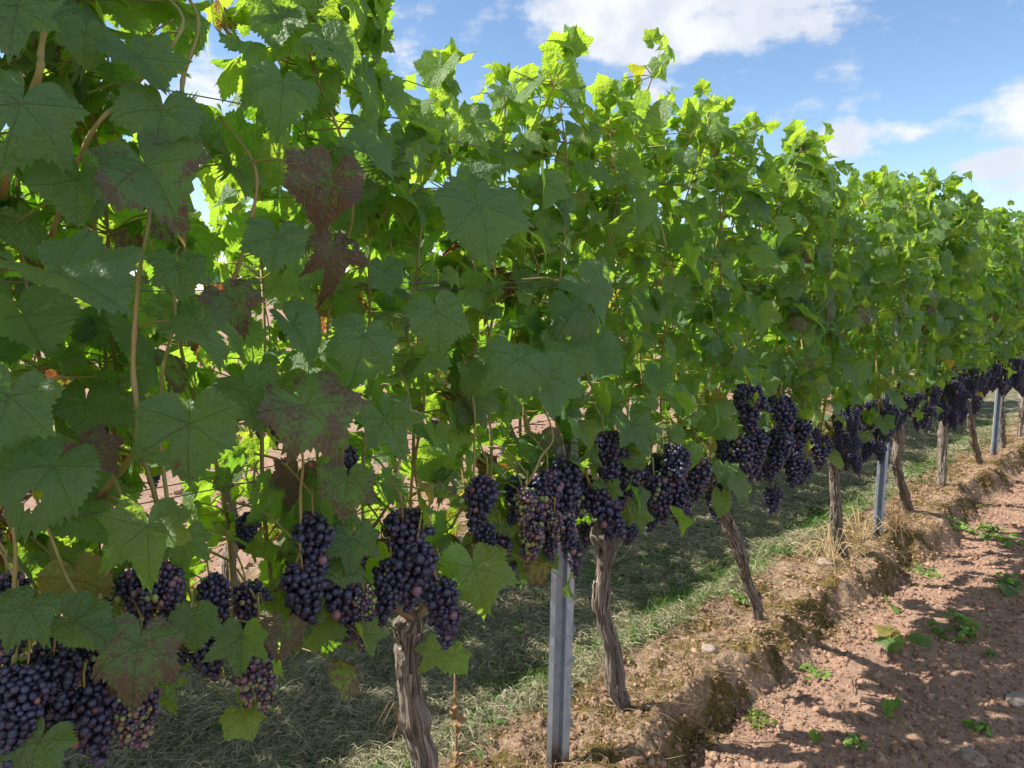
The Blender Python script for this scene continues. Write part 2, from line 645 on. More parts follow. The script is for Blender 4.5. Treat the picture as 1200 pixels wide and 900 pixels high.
M_LEAF = leaf_material()
M_BERRY = berry_material()
M_BARK = bark_material()
M_SHOOT = wood_material("green_shoot", (0.24, 0.25, 0.08), (0.36, 0.27, 0.12), 0.5)
M_PETIOLE = wood_material("leaf_stalk", (0.22, 0.27, 0.07), (0.30, 0.20, 0.09), 0.5)
M_CANE = wood_material("brown_cane", (0.17, 0.095, 0.05), (0.26, 0.16, 0.09), 0.7)
M_STEEL = steel_material()
M_WIRE = plain("dull_wire", (0.10, 0.10, 0.10), (0.18, 0.17, 0.16), 0.5)
M_DRY = plain("dry_stalk", (0.20, 0.12, 0.06), (0.34, 0.22, 0.12), 0.9, 40)
M_STRAW = plain("straw", (0.40, 0.30, 0.15), (0.52, 0.40, 0.22), 0.8, 40)
M_STONE = plain("pale_stone", (0.24, 0.175, 0.14), (0.38, 0.30, 0.25), 0.9, 25)
M_HAY = blade_material("mown_hay", 0.15)
M_GRASS = blade_material("grass_blade", 0.35)
M_WEED = blade_material("weed_leaf", 0.3)
M_CLOD = clod_material()
M_GROUND = ground_material()

# ------------------------------------------------------------------ ground
def spaced(segs):
    out = []
    for a, b, n in segs:
        out.append(np.linspace(a, b, n, endpoint=False))
    out.append([segs[-1][1]])
    return np.concatenate(out)


gx = spaced([(-700, -40, 8), (-40, -6, 14), (-6, -3, 24), (-3, -0.5, 90), (-0.5, 0.0, 30), (0.0, 1.9, 165), (1.9, 3.5, 40), (3.5, 12, 14), (12, 60, 10), (60, 700, 7)])
gy = spaced([(-700, -40, 8), (-40, -4, 14), (-4, -0.5, 30), (-0.5, 0.8, 45), (0.8, 4.6, 300), (4.6, 11, 250), (11, 18, 60), (18, 60, 20), (60, 1200, 12)])
GX, GY = np.meshgrid(gx, gy, indexing='ij')
far = np.maximum(sst(np.abs(GX), 4, 14), sst(np.abs(GY - 4), 10, 20))
GZ = ground_h(GX, GY) * (1 - far) - 0.1 * far
n0, n1 = GX.shape
ii, jj = np.meshgrid(np.arange(n0 - 1), np.arange(n1 - 1), indexing='ij')
GQ = np.stack([ii * n1 + jj, (ii + 1) * n1 + jj, (ii + 1) * n1 + jj + 1, ii * n1 + jj + 1], -1).reshape(-1, 4)
ground = link("ground", mesh_np("ground", np.stack([GX, GY, GZ], -1).reshape(-1, 3), GQ, None, [M_GROUND]))
tag(ground, kind='structure')

# ------------------------------------------------------------------ leaf templates
_cp = np.array([(0, 1.06), (7, .98), (16, .86), (25, .77), (33, .74), (42, .80), (50, .93), (55, .99), (60, .93), (70, .80), (80, .73), (88, .72),
                (98, .80), (105, .84), (113, .78), (124, .70), (136, .68), (146, .68), (157, .60), (168, .42), (175, .22), (180, .07)])


def leaf_template(n_out, rings, teeth, seed, lobed=1.0, tooth=0.092):
    rg = np.random.RandomState(seed)
    th = np.arange(n_out) / n_out * 2 * pi - pi + 1e-4
    a = np.degrees(np.abs(th))
    r = np.interp(a, _cp[:, 0], _cp[:, 1])
    sm = np.interp(a, [0, 60, 120, 160, 172, 180], [.93, .86, .72, .60, .38, .08])
    r = sm + (r - sm) * lobed
    r *= 1 + 0.05 * np.sin(th * 2 + rg.uniform(0, 6)) + 0.03 * np.sin(th * 5 + rg.uniform(0, 6))
    if teeth:
        ph = th / (2 * pi) * teeth
        saw = np.abs((ph % 1) - 0.5) * 2
        r *= 1 + (saw - 0.45) * (tooth + 0.045 * np.sin(th * 9 + seed) + 0.03 * np.sin(th * 23 + seed * 2)) * np.interp(a, [0, 150, 170, 180], [1, 1, .3, 0])
    else:
        r *= 1 + rg.uniform(-.06, .06, n_out)
    tt = np.array(rings)
    X = np.concatenate([[0], (tt[:, None] * (r * np.sin(th))[None]).ravel()])
    Y = np.concatenate([[0], (tt[:, None] * (r * np.cos(th))[None]).ravel()])
    nr = len(tt)
    tri = [(0, 1 + (k + 1), 1 + k) for k in range(n_out - 1)]
    Q = []
    for i in range(nr - 1):
        for k in range(n_out - 1):
            b0, b1 = 1 + i * n_out, 1 + (i + 1) * n_out
            Q.append((b0 + k, b0 + k + 1, b1 + k + 1, b1 + k))
    rad = np.sqrt(X ** 2 + Y ** 2)
    ang = np.arctan2(X, Y)
    # facing: make the counter-clockwise side +Z
    tri = [(a_, c_, b_) for a_, b_, c_ in tri]
    Q = [(a_, d_, c_, b_) for a_, b_, c_, d_ in Q]
    return dict(X=X, Y=Y, rad=rad, ang=ang, Q=np.array(Q).reshape(-1, 4), T=np.array(tri))


HI = [leaf_template(90, [.22, .45, .7, .88, 1.0], 45, s, l) for s, l in ((1, .9), (2, .55), (3, 1.25), (4, .7), (21, 1.6), (22, .3), (23, 1.0))]
MID = [leaf_template(60, [.35, .7, 1.0], 30, s, l, .15) for s, l in ((5, .9), (6, .55), (7, 1.25), (8, .7), (24, 1.6), (25, .3))]
LO = [leaf_template(32, [.5, 1.0], 16, s, l, .17) for s, l in ((9, .9), (10, .6), (11, 1.1))]


def leaf_shape(tp, size, rg, fold=None, curl=None, wave=None):
    X, Y, rad, ang = tp['X'], tp['Y'], tp['rad'], tp['ang']
    fold = rg.normal(0.30, 0.30) if fold is None else fold * 1.25
    curl = rg.normal(0.30, 0.30) if curl is None else curl * 1.4
    wave = abs(rg.normal(0.10, 0.07)) if wave is None else wave
    asym = rg.normal(0, 0.12)
    Z = fold * np.abs(X) + asym * X * np.abs(X) - curl * np.sign(Y) * Y ** 2 * 0.6 - 0.25 * rad ** 2 * max(0, rg.normal(.5, .6))
    Z += wave * np.sin(ang * 3 + rg.uniform(0, 6)) * rad ** 2 + wave * 0.6 * np.sin(ang * 7 + rg.uniform(0, 6)) * rad ** 3
    Z += rg.normal(0, .40) * X * Y - rg.uniform(-.05, .45) * rad ** 4 * (rg.rand() < .6)
    Z += 0.05 * np.cos(ang * 6.66) * rad * (1 - rad * .5)          # blade puckers between the veins
    return np.stack([X, Y, Z], -1) * (size / 1.6)


def put_leaf(mb, tp, pos, tip, nrm, size, tint, rg, **kw):
    V = leaf_shape(tp, size, rg, **kw)
    n = nrm / np.linalg.norm(nrm)
    t = tip - n * np.dot(tip, n)
    t /= np.linalg.norm(t) + 1e-9
    x = np.cross(t, n)
    Vw = pos + V[:, :1] * x + V[:, 1:2] * t + V[:, 2:] * n
    uv = np.stack([tp['X'], tp['Y'], np.zeros(len(tp['X']))], -1)
    Q = tp['Q']
    if len(Q) > 150 and rg.rand() < 0.22:          # insect holes and tears
        c = Q.reshape(-1, 4)
        cx, cy = tp['X'][c].mean(1), tp['Y'][c].mean(1)
        keep = np.ones(len(c), bool)
        for _ in range(rg.randint(1, 4)):
            a = rg.uniform(-2.5, 2.5)
            r0 = rg.uniform(.35, .95)
            keep &= np.hypot(cx - r0 * sin(a), (cy - r0 * cos(a)) * rg.uniform(.6, 1.6)) > rg.uniform(.05, .12)
        Q = c[keep]
    mb.add(Vw, Q, tp['T'], 0, tint, uv)


def petiole(mb, a, b, r, rg, m=1, seg=4):
    mid = (a + b) / 2 + rg.normal(0, 0.012, 3) + np.array([0, 0, 0.012])
    p = smooth_path([a, mid, b], 4)
    tube(mb, p, np.linspace(r * 1.2, r, 4), seg, m, (0, 0, 0), None, False)


UP = np.array([0, 0, 1.0])
ROWX = np.array([1.0, 0, 0])


_tp = [at(px, py, 0.05) for px, py in ((400, -60), (440, -15), (480, 35), (560, 62), (640, 60), (690, 40), (735, 90), (780, 45), (840, 92), (900, 120), (950, 135),
                                       (1000, 205), (1050, 205), (1100, 195), (1140, 232), (1190, 240))]
TOP_Y = [p[1] for p in _tp]
TOP_Z = [p[2] - 0.165 + 0.045 * sst(p[1], 3.0, 5.0) for p in _tp]
for _i in (2, 3, 4):
    TOP_Z[_i] += .09
TOP_Z[0] += .25
TOP_Z[1] += .06


def top_of_row(y):
    """uneven top of the canopy"""
    return float(np.interp(y, TOP_Y, TOP_Z)) + 0.04 * math.sin(y * 9.3)


def grow(y0, seed, tps, n_shoot, dens, half=0.52, row_x=0.0, tops=None, near=False, pet=True, redness=0.03):
    """shoots and leaves of one vine: returns (list of shoot paths, leaf MB)"""
    rg = np.random.RandomState(seed)
    mb = MB()
    shoots = []
    front = .32 if y0 < 2.6 else .45
    ks = (np.arange(n_shoot) + 0.5) / n_shoot * 2 - 1
    for k in ks:
        ys = y0 + k * half + rg.normal(0, 0.03)
        xs = rg.normal(0, 0.05)
        zt = (top_of_row(ys) if tops is None else tops) + rg.normal(0, 0.032) + (0.05 if rg.rand() < 0.08 else 0)
        ly = rg.normal(0, 0.10)
        pts = []
        for f in np.linspace(0, 1, 6):
            pts.append((row_x + xs + rg.normal(0, 0.035) * (1 + f), ys + ly * f + rg.normal(0, 0.02), 0.80 + (zt - 0.80) * f))
        path = smooth_path(pts, 26)
        shoots.append(path)
        L = zt - 0.80
        nn = int(L / 0.082)
        side = 1 if rg.rand() < .5 else -1
        for i in range(nn):
            f = (i + 0.5) / nn
            node = path[min(25, int(f * 25))]
            side = -side
            reps = 1 + (rg.rand() < 0.7 * (f > .5)) + (rg.rand() < .9 * (f > .75)) + (f > .6 and y0 < 1.3) + (rg.rand() < dens) + (rg.rand() < dens * 0.9) + (rg.rand() < dens * 0.6) + (rg.rand() < dens * .35)
            if f < 0.14:
                reps = (2 if rg.rand() < .4 else 1) if rg.rand() < (0.9 if y0 < 1.9 else .35) else 0
            for q in range(reps):
                sd = side if q == 0 else (1 if rg.rand() < front else -1)
                if q == 0 and near and sd > 0 and y0 < 2.6 and .15 < f < .75 and rg.rand() < .35:
                    continue
                phi = rg.normal(0, 0.85)
                out = np.array([sd * cos(phi), sin(phi), 0])
                if q == 0:
                    size = rg.uniform(0.085, 0.150)
                    pl = rg.uniform(0.06, 0.15)
                else:
                    size = rg.uniform(0.050, 0.115)
                    pl = rg.uniform(0.03, 0.19)
                tipf = sst(f, 0.86, 1.0)
                size *= 1 - 0.12 * tipf
                pl *= 1 - 0.55 * tipf
                pos = node + out * pl + UP * rg.uniform(-0.03, 0.07) + rg.normal(0, 0.02, 3)
                upw = rg.uniform(0.2, 1.25) + 0.3 * float(tipf)
                nrm = out * 0.8 + UP * upw + rg.normal(0, 0.36, 3)
                tip = -UP * 0.9 + out * 0.35 + rg.normal(0, 0.42, 3)
                if rg.rand() < 0.06:
                    nrm = -nrm
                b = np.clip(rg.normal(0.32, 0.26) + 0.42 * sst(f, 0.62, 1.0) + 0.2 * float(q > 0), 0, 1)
                red = rg.uniform(0.2, 0.75) if rg.rand() < redness * (1.6 if f < 0.6 else 0.4) else 0
                yl = rg.uniform(0.3, 0.8) if rg.rand() < 0.025 * (2 if f < 0.4 else .5) else 0
                put_leaf(mb, tps[rg.randint(len(tps))], pos, tip, nrm, size, (b, red, yl), rg)
                if pet and (q == 0 or near):
                    petiole(mb, node, pos, 0.0015, rg)
        if near or pet:       # tendril tip with tiny leaves
            for q in range(3):
                o = rg.normal(0, 1, 3)
                put_leaf(mb, tps[0], path[-1] + o * 0.02 + UP * .02, UP * .6 + o * .4, np.array([o[1], o[2], .6]), rg.uniform(.05, .10), (1, 0, 0.1), rg)
    # low leaves and sunlit side shoots about the bunches
    for q in range(int(46 if y0 < 3.6 else 26)):
        sd = 1 if rg.rand() < .14 else -1
        pos = np.array([row_x + sd * rg.uniform(.04, .24), y0 + rg.uniform(-half, half), rg.uniform(.70, 1.12)])
        o = np.array([sd, rg.normal(0, .7), 0])
        put_leaf(mb, tps[rg.randint(len(tps))], pos, -UP + o * .3 + rg.normal(0, .4, 3), o * .8 + UP * rg.uniform(.2, 1) + rg.normal(0, .3, 3), rg.uniform(.06, .12),
                 (np.clip(rg.normal(.55, .2), 0, 1), 0.6 * (rg.rand() < redness), .7 * (rg.rand() < .06)), rg)
        if pet:
            petiole(mb, np.array([row_x + rg.normal(0, .03), pos[1] + rg.normal(0, .04), pos[2] + rg.uniform(-.02, .08)]), pos, .0015, rg)
    return shoots, mb


def shoot_mesh(path, r0=0.0048):
    mb = MB()
    n = len(path)
    rad = np.linspace(r0, 0.0018, n) * (1 + 0.28 * (np.arange(n) % 3 == 0))
    tube(mb, path, rad, 7)
    return mb


# ------------------------------------------------------------------ grape bunches
def ico(sub):
    import bmesh
    bm = bmesh.new()
    bmesh.ops.create_icosphere(bm, subdivisions=sub, radius=1)
    bm.verts.ensure_lookup_table()
    V = np.array([v.co[:] for v in bm.verts])
    F = np.array([[v.index for v in f.verts] for f in bm.faces])
    bm.free()
    return V, F


ICO3, ICO2, ICO1 = ico(3), ico(2), ico(1)
RIPE = [(0.011, 0.010, 0.034), (0.018, 0.010, 0.030), (0.008, 0.009, 0.030), (0.026, 0.011, 0.028)]
PINK = [(0.13, 0.045, 0.065), (0.20, 0.09, 0.09), (0.095, 0.040, 0.065), (0.24, 0.12, 0.10)]
GREEN = [(0.20, 0.25, 0.07), (0.15, 0.20, 0.05), (0.28, 0.25, 0.09)]


def bunch(L, Wd, seed, kind, sp, br=0.0073, wing=0.0):
    """a conical cluster hanging from its stalk at the origin: (berry MB, stalk MB)"""
    rg = np.random.RandomState(seed)
    pts, rads = [], []

    def try_fill(n, base, dirn, LL, WW, top):
        for _ in range(n):
            f = rg.rand() ** 0.85
            w_ = WW * (0.55 + 0.45 * sst(f, 0, .25)) * (1 - f) ** 0.55 if f > 0.12 else WW * (0.45 + 2.5 * f)
            a = rg.uniform(0, 2 * pi)
            rr = w_ * math.sqrt(rg.uniform(0.12, 1))
            u, v = frame_of(dirn)
            p = base + dirn * (f * LL) + (u * cos(a) + v * sin(a)) * rr
            r = br * (rg.uniform(0.82, 1.12) if rg.rand() < .88 else rg.uniform(.5, .8)) * (0.8 if kind == 2 else 1)
            ok = True
            if pts:
                d = np.linalg.norm(np.array(pts) - p, axis=1)
                ok = np.all(d > (np.array(rads) + r) * 0.86)
            if ok:
                pts.append(p)
                rads.append(r)

    bend = np.array([rg.normal(0, .12), rg.normal(0, .12), -1.0])
    bend /= np.linalg.norm(bend)
    st = np.array([0, 0, -0.03])
    try_fill(2600, st, bend, L, Wd, 0)
    if wing:
        a = rg.uniform(0, 2 * pi)
        try_fill(700, st, np.array([cos(a) * .75, sin(a) * .75, -.66]), L * wing, Wd * 0.6, 0)
    mb = MB()
    V, F = sp
    for p, r in zip(pts, rads):
        x = rg.rand()
        low = np.clip(-p[2] / L, 0, 1)
        if kind == 0:
            c = RIPE[rg.randint(4)] if x < 0.965 else PINK[rg.randint(4)]
        elif kind == 1:
            c = RIPE[rg.randint(4)] if x < 0.70 else (PINK[rg.randint(4)] if x < 0.90 else GREEN[rg.randint(3)])
        else:
            c = RIPE[rg.randint(4)] if x < 0.30 - .2 * low else (PINK[rg.randint(4)] if x < 0.58 else GREEN[rg.randint(3)])
        c = np.array(c) * rg.uniform(0.75, 1.25)
        mb.add(V * r * np.array([rg.uniform(.92, 1.05), rg.uniform(.92, 1.05), rg.uniform(.98, 1.14)]) + p, None, F, 0, c)
    sm = MB()
    ax = smooth_path([(0, 0, 0.02), (0.002, 0, -0.015), st + bend * L * .4, st + bend * L * .9], 10)
    tube(sm, ax, np.linspace(0.0026, 0.0012, 10), 5)
    for p in pts[::3]:
        f = np.clip(np.dot(p - st, bend) / L - 0.08, 0, 1)
        tube(sm, smooth_path([st + bend * L * f, p], 3), 0.0008, 4, 0, (0, 0, 0), None, False)
    return mb, sm


VAR = []
specs = [(0.13, .040, 0, .5), (0.155, .045, 0, .6), (0.115, .038, 0, 0), (0.14, .044, 1, .6), (0.12, .040, 1, 0), (0.15, .050, 1, .7),
         (0.13, .038, 2, 0), (0.10, .034, 2, .5), (0.18, .048, 0, .55), (0.09, .036, 0, 0)]
for i, (L, Wd, kd, wg) in enumerate(specs):
    b, s_ = bunch(L, Wd, 100 + i, kd, ICO3 if i in (0, 1, 3, 5, 6, 8) else ICO2, wing=wg)
    VAR.append((b.mesh("grape_bunch", [M_BERRY]), s_.mesh("bunch_stalk", [M_PETIOLE]), L, kd))


def hang(vine, pos, var, scale, rz, tilt=(0, 0)):
    me, sm, L, kd = VAR[var]
    o = link("grape_bunch", me, vine)
    o.location = pos
    o.rotation_euler = (tilt[0], tilt[1], rz)
    o.scale = (scale,) * 3
    if kd == 1:
        o['label'] = "dark grape bunch with some pink and green berries"
    elif kd == 2:
        o['label'] = "half ripe bunch of green and pink berries"
    link("stalk", sm, o)
    return o


# ------------------------------------------------------------------ vine trunks
def trunk_mesh(path, r0, r1, seed, seg=44, knobs=()):
    rg = np.random.RandomState(seed)
    n = max(40, int(len(path)))
    path = smooth_path(path, n)
    d = np.cumsum(np.r_[0, np.linalg.norm(np.diff(path, axis=0), axis=1)])
    f = d / d[-1]
    path = path + np.stack([0.013 * fbm(d * 7 + seed, d * 0 + 2, 3), 0.013 * fbm(d * 7, d * 0 + seed, 3), d * 0], -1)
    rad = r0 + (r1 - r0) * f
    rad = rad * (1 + 0.45 * np.exp(-(f / 0.05) ** 2)) * (1 + 0.16 * fbm(d * 9 + seed * 3, d * 0, 3))
    rad = rad * (1 + 0.55 * np.exp(-((f - 0.96) / 0.07) ** 2))
    for kf, ka in knobs:
        rad = rad * (1 + ka * np.exp(-((f - kf) / 0.05) ** 2))
    rad = rad * np.sqrt(np.clip((1.0 - f) / 0.05, 0.02, 1))
    ang = np.arange(seg) / seg * 2 * pi
    A, D = np.meshgrid(ang, d)
    tw = A + D * rg.uniform(-2.5, 2.5)
    cx, cy = np.cos(tw), np.sin(tw)
    st = np.abs(fbm(cx * 3.1 + seed, cy * 3.1 + D * 3.0, 4, .6))
    st2 = fbm(cx * 8 + seed, cy * 8 + D * 6, 3, .6)
    lump = fbm(cx * 0.9 + seed, cy * 0.9 + D * 5, 3)
    disp = 1 + 0.38 * lump - 0.45 * np.exp(-(st / 0.09) ** 2) + 0.26 * st2
    for kf, ka in knobs:
        a0 = rg.uniform(0, 2 * pi)
        disp += ka * 0.9 * np.exp(-(((D / d[-1]) - kf) / 0.045) ** 2) * np.clip(np.cos(A - a0), 0, 1) ** 2
    mb = MB()
    tube(mb, path, rad, seg, 0, (0, 0, 0), disp)
    uvw = np.concatenate([np.stack([np.cos(A) * 0.5 + seed, np.sin(A) * 0.5, D * 3], -1).reshape(-1, 3), np.zeros((2, 3))])
    mb.U[-1] = uvw
    # loose strips of bark
    for _ in range(64):
        i0 = rg.randint(2, n - 12)
        a0 = rg.uniform(0, 2 * pi)
        ln = rg.randint(4, 10)
        seq = range(i0, min(n - 1, i0 + ln))
        wv = rg.uniform(0.0015, 0.006)
        V = []
        for q, i in enumerate(seq):
            t = path[min(i + 1, n - 1)] - path[i - 1]
            u, v = frame_of(t)
            lift = rad[i] * (1.06 + 0.20 * (q / ln) ** 2 * rg.uniform(.4, 2.6))
            c = path[i] + (u * cos(a0 + .02 * q) + v * sin(a0 + .02 * q)) * lift
            sdir = -u * sin(a0) + v * cos(a0)
            V += [c - sdir * wv, c + sdir * wv]
        V = np.array(V)
        k = len(V) // 2
        nrm = np.cross(V[1] - V[0], V[2] - V[0])
        nrm /= np.linalg.norm(nrm) + 1e-9
        V2 = np.vstack([V, V - nrm * 0.0012])
        Q = []
        for q in range(k - 1):
            Q += [(2 * q, 2 * q + 1, 2 * q + 3, 2 * q + 2), (2 * k + 2 * q, 2 * k + 2 * q + 2, 2 * k + 2 * q + 3, 2 * k + 2 * q + 1),
                  (2 * q, 2 * q + 2, 2 * k + 2 * q + 2, 2 * k + 2 * q), (2 * q + 1, 2 * k + 2 * q + 1, 2 * k + 2 * q + 3, 2 * q + 3)]
        uvs = np.stack([np.full(len(V2), seed + cos(a0) * .5), np.full(len(V2), sin(a0) * .5), V2[:, 2] * 3], -1)
        mb.add(V2, Q, None, 0, (0, 0, 0), uvs)
    return mb


def pp(lst, x=0.0):
    return [at(px, py, x) for px, py in lst]


# photographed trunk outlines (pixel centres, foot to head), in the row's own plane
T_PIX = {
    1.21: [(500, 985), (494, 880), (478, 800), (484, 745), (486, 715)],
    2.13: [(735, 872), (729, 830), (714, 762), (706, 690), (711, 632), (716, 600)],
    3.19: [(893, 760), (889, 730), (878, 680), (858, 625), (842, 590), (838, 565)],
    4.12: [(989, 678), (986, 650), (981, 610), (978, 570), (975, 530), (976, 505)],
    5.28: [(1063, 622), (1065, 600), (1058, 575), (1051, 545), (1052, 515), (1048, 490)],
    6.14: [(1105, 584), (1104, 560), (1105, 530), (1106, 500), (1108, 475)],
    7.25: [(1148, 555), (1146, 535), (1139, 505), (1136, 480), (1138, 455)],
    8.25: [(1177, 532), (1176, 515), (1174, 490), (1172, 468), (1173, 455)],
}
T_R = {1.21: (.030, .027), 2.13: (.030, .027), 3.19: (.025, .026), 4.12: (.029, .025), 5.28: (.030, .026), 6.14: (.030, .028), 7.25: (.026, .025), 8.25: (.024, .024)}
ROW_Y = [-0.80, 0.20, 1.21, 2.13, 3.19, 4.12, 5.28, 6.14, 7.25, 8.25, 9.25, 10.2, 11.3, 12.3, 13.3]
LABELS = {
    -0.80: ("grape vine out past the left edge of the view, only its leafy shoots reaching in", 0),
    0.20: ("nearest grape vine at the left edge with purple tinged leaves and big bunches", 0),
    1.21: ("grape vine with knobbly grey trunk beside a dried stalk, left of nearest post", 0),
    2.13: ("grape vine with S shaped shaggy trunk just right of the nearest steel post", 0),
    3.19: ("grape vine whose bare trunk slants strongly left above the mossy bank", 0),
    4.12: ("grape vine with straight grey trunk just left of the second steel post", 0),
    5.28: ("grape vine with kinked trunk just right of the second steel post, by rusty dead weeds", 0),
    6.14: ("grape vine with straight upright trunk midway between second and third steel posts", 0),
    7.25: ("grape vine with slim bowed trunk just left of the third steel post", 0),
    8.25: ("grape vine with slim trunk just right of the third steel post", 0),
}
BOW = {}
for y in ROW_Y:
    BOW[y] = np.random.RandomState(int(y * 100) + 500)

VINES = {}
FOL = {}
for k, y in enumerate(ROW_Y):
    far_one = y > 8.6
    lab = LABELS.get(y, ("grape vine far down the near row, half hidden behind its neighbours", 0))[0]
    root = thing("grape_vine", lab, "vine", (0, 0, 0), "grape vines of the near row")
    rg = np.random.RandomState(900 + k)
    if y in T_PIX:
        path = pp(T_PIX[y])
        path[0][2] = min(path[0][2], float(ground_h(0, path[0][1])) - 0.03)
    else:
        z0 = float(ground_h(0, y)) - 0.03
        path = [np.array([rg.normal(0, .02), y + rg.normal(0, .03) * i, z0 + (0.72 - z0) * i / 4]) for i in range(5)]
    r0, r1 = T_R.get(y, (.026, .026))
    yb = path[0][1]
    root.location = (0, yb, 0)
    off = np.array([0, yb, 0])
    if y in T_PIX or not far_one:
        smooth = smooth_path(path, 90)
    else:
        smooth = smooth_path(path, 46)
    kn = {1.21: ((.60, .35),), 2.13: ((.9, .25),), 5.28: ((.86, .4),)}.get(y, ())
    tm = trunk_mesh(smooth - off, r0, r1, 20 + k, 44 if y < 6 else 24, kn)
    tm.build("trunk", M_BARK, root)
    head = smooth[-1]
    for sgn in (-1, 1):
        cm = MB()
        cp = smooth_path([head - UP * .03, head + np.array([.01 * sgn, sgn * .12, .07]), np.array([.015, y + sgn * .32, .83]), np.array([0, y + sgn * .52, .80])], 16)
        tube(cm, cp - off, np.linspace(.010, .006, 16) * (1 + .25 * (np.arange(16) % 4 == 0)), 8)
        cm.build("cane", M_CANE, root)
    near = y < 5
    tps = HI if y < 3.6 else (MID if y < 7.8 else LO)
    dens = {-.8: .85, .2: .8, 1.21: .85, 2.13: .95}.get(y, 1.1)
    shoots, mb = grow(y, 40 + k, tps, 12 if y < 1 else 10, dens, near=near, pet=y < 8, redness=0.16 if y < 1.6 else 0.035)
    mb.V = [v - off for v in mb.V]
    FOL[y] = mb.build("foliage", [M_LEAF, M_PETIOLE], root)
    if y < 9:
        for p in shoots:
            shoot_mesh(p - off).build("shoot", M_SHOOT, root)
    VINES[y] = (root, off)


def vine_at(y):
    k = min(ROW_Y, key=lambda q: abs(q - y))
    return VINES[k]


# ---- the bunches one sees, hung where the photograph shows them: (px, py of the stalk, length in px, variant, plane x)
BUNCH = [
    (185, 650, 70, 5, .25), (150, 800, 80, 7, .28), (310, 770, 70, 7, .22), (425, 680, 62, 7, .22), (20, 690, 60, 5, .27), (618, 560, 60, 7, .15), (650, 590, 50, 7, .17),
    (35, 760, 125, 1, .3), (100, 790, 120, 0, .27), (70, 720, 90, 2, .2), (715, 560, 80, 2, .1), (640, 600, 62, 4, .12), (790, 560, 55, 9, .05), (560, 600, 60, 2, .06),
    (62, 742, 150, 8, .27), (8, 655, 80, 4, .22), (18, 765, 110, 5, .24), (108, 735, 90, 3, .22), (165, 655, 95, 5, .22), (168, 782, 98, 6, .26), (200, 660, 70, 4, .18),
    (244, 662, 80, 0, .2), (230, 728, 98, 1, .16), (285, 672, 62, 3, .15), (303, 712, 118, 6, .2), (296, 592, 60, 2, .1),
    (366, 585, 105, 0, .2), (352, 645, 120, 1, .22), (381, 640, 120, 0, .16), (400, 512, 70, 2, .18), (412, 610, 90, 4, .14), (425, 690, 75, 7, .16), (398, 665, 90, 0, .12),
    (470, 588, 120, 1, .22), (492, 615, 115, 0, .24), (458, 640, 85, 2, .2), (508, 665, 95, 0, .22), (522, 690, 72, 9, .2), (440, 700, 60, 9, .1),
    (570, 545, 85, 0, .14), (585, 610, 68, 4, .08), (612, 570, 80, 3, .12), (641, 540, 85, 5, .13), (660, 520, 90, 2, .12), (625, 598, 70, 7, .14), (650, 580, 72, 3, .1),
    (690, 560, 85, 0, .1), (706, 494, 88, 1, .12), (738, 530, 84, 0, .12), (740, 608, 38, 9, .1), (766, 545, 70, 4, .08), (800, 515, 78, 3, .1), (768, 580, 50, 2, .02),
    (755, 535, 75, 1, .0), (822, 525, 66, 4, .08), (785, 545, 70, 0, .05), (605, 545, 60, 9, .05), (672, 560, 60, 4, .1), (790, 510, 60, 2, .1),
    (876, 440, 80, 1, .14), (888, 492, 72, 8, .14), (862, 500, 60, 4, .1), (848, 520, 60, 2, .05), (916, 455, 75, 0, .14), (924, 495, 72, 8, .14), (942, 480, 80, 1, .12),
    (946, 530, 50, 9, .1), (895, 430, 50, 2, .05), (965, 500, 55, 4, .08), (905, 560, 60, 9, .03), (930, 520, 66, 2, .08),
]
HERO_RG = np.random.RandomState(77)
for px, py, lp, var, xp in BUNCH:
    p = at(px, py, xp)
    L = VAR[var][2] + 0.03
    sc = (lp / FPX * depth(p)) / L
    sc = min(1.45, max(0.72, sc))
    root, off = vine_at(p[1])
    hang(root, p - off, var, sc, HERO_RG.uniform(0, 6.28), (HERO_RG.normal(0, .12), HERO_RG.normal(0, .12)))
    if xp > 0.05:       # the fruiting stem that carries it
        mbs = MB()
        q = np.array([0.02, p[1] + HERO_RG.normal(0, .03), max(p[2] + .07, .84)])
        tube(mbs, smooth_path([q, (q + p) / 2 + UP * .03, p + UP * .01], 6) - off, np.linspace(.003, .002, 6), 5)
        mbs.build("fruit_stem", M_SHOOT, root)
for y in ROW_Y:
    root, off = VINES[y]
    if y < 0:
        n = 6
    elif y < 1.9:
        n = 9
    elif y < 3.6:
        n = 24
    elif y < 9:
        n = 34
    else:
        n = 10
    rg = BOW[y]
    for _ in range(n):
        py_ = y + rg.uniform(-.5, .5)
        px_ = rg.uniform(-.02, .26) if y > 3.6 else rg.uniform(-.18, .08)
        pz = rg.uniform(.74, 1.0)
        hang(root, np.array([px_, py_, pz]) - off, rg.choice([0, 1, 2, 9, 8, 4, 3, 0, 2]), rg.uniform(.72, 1.0), rg.uniform(0, 6.28))

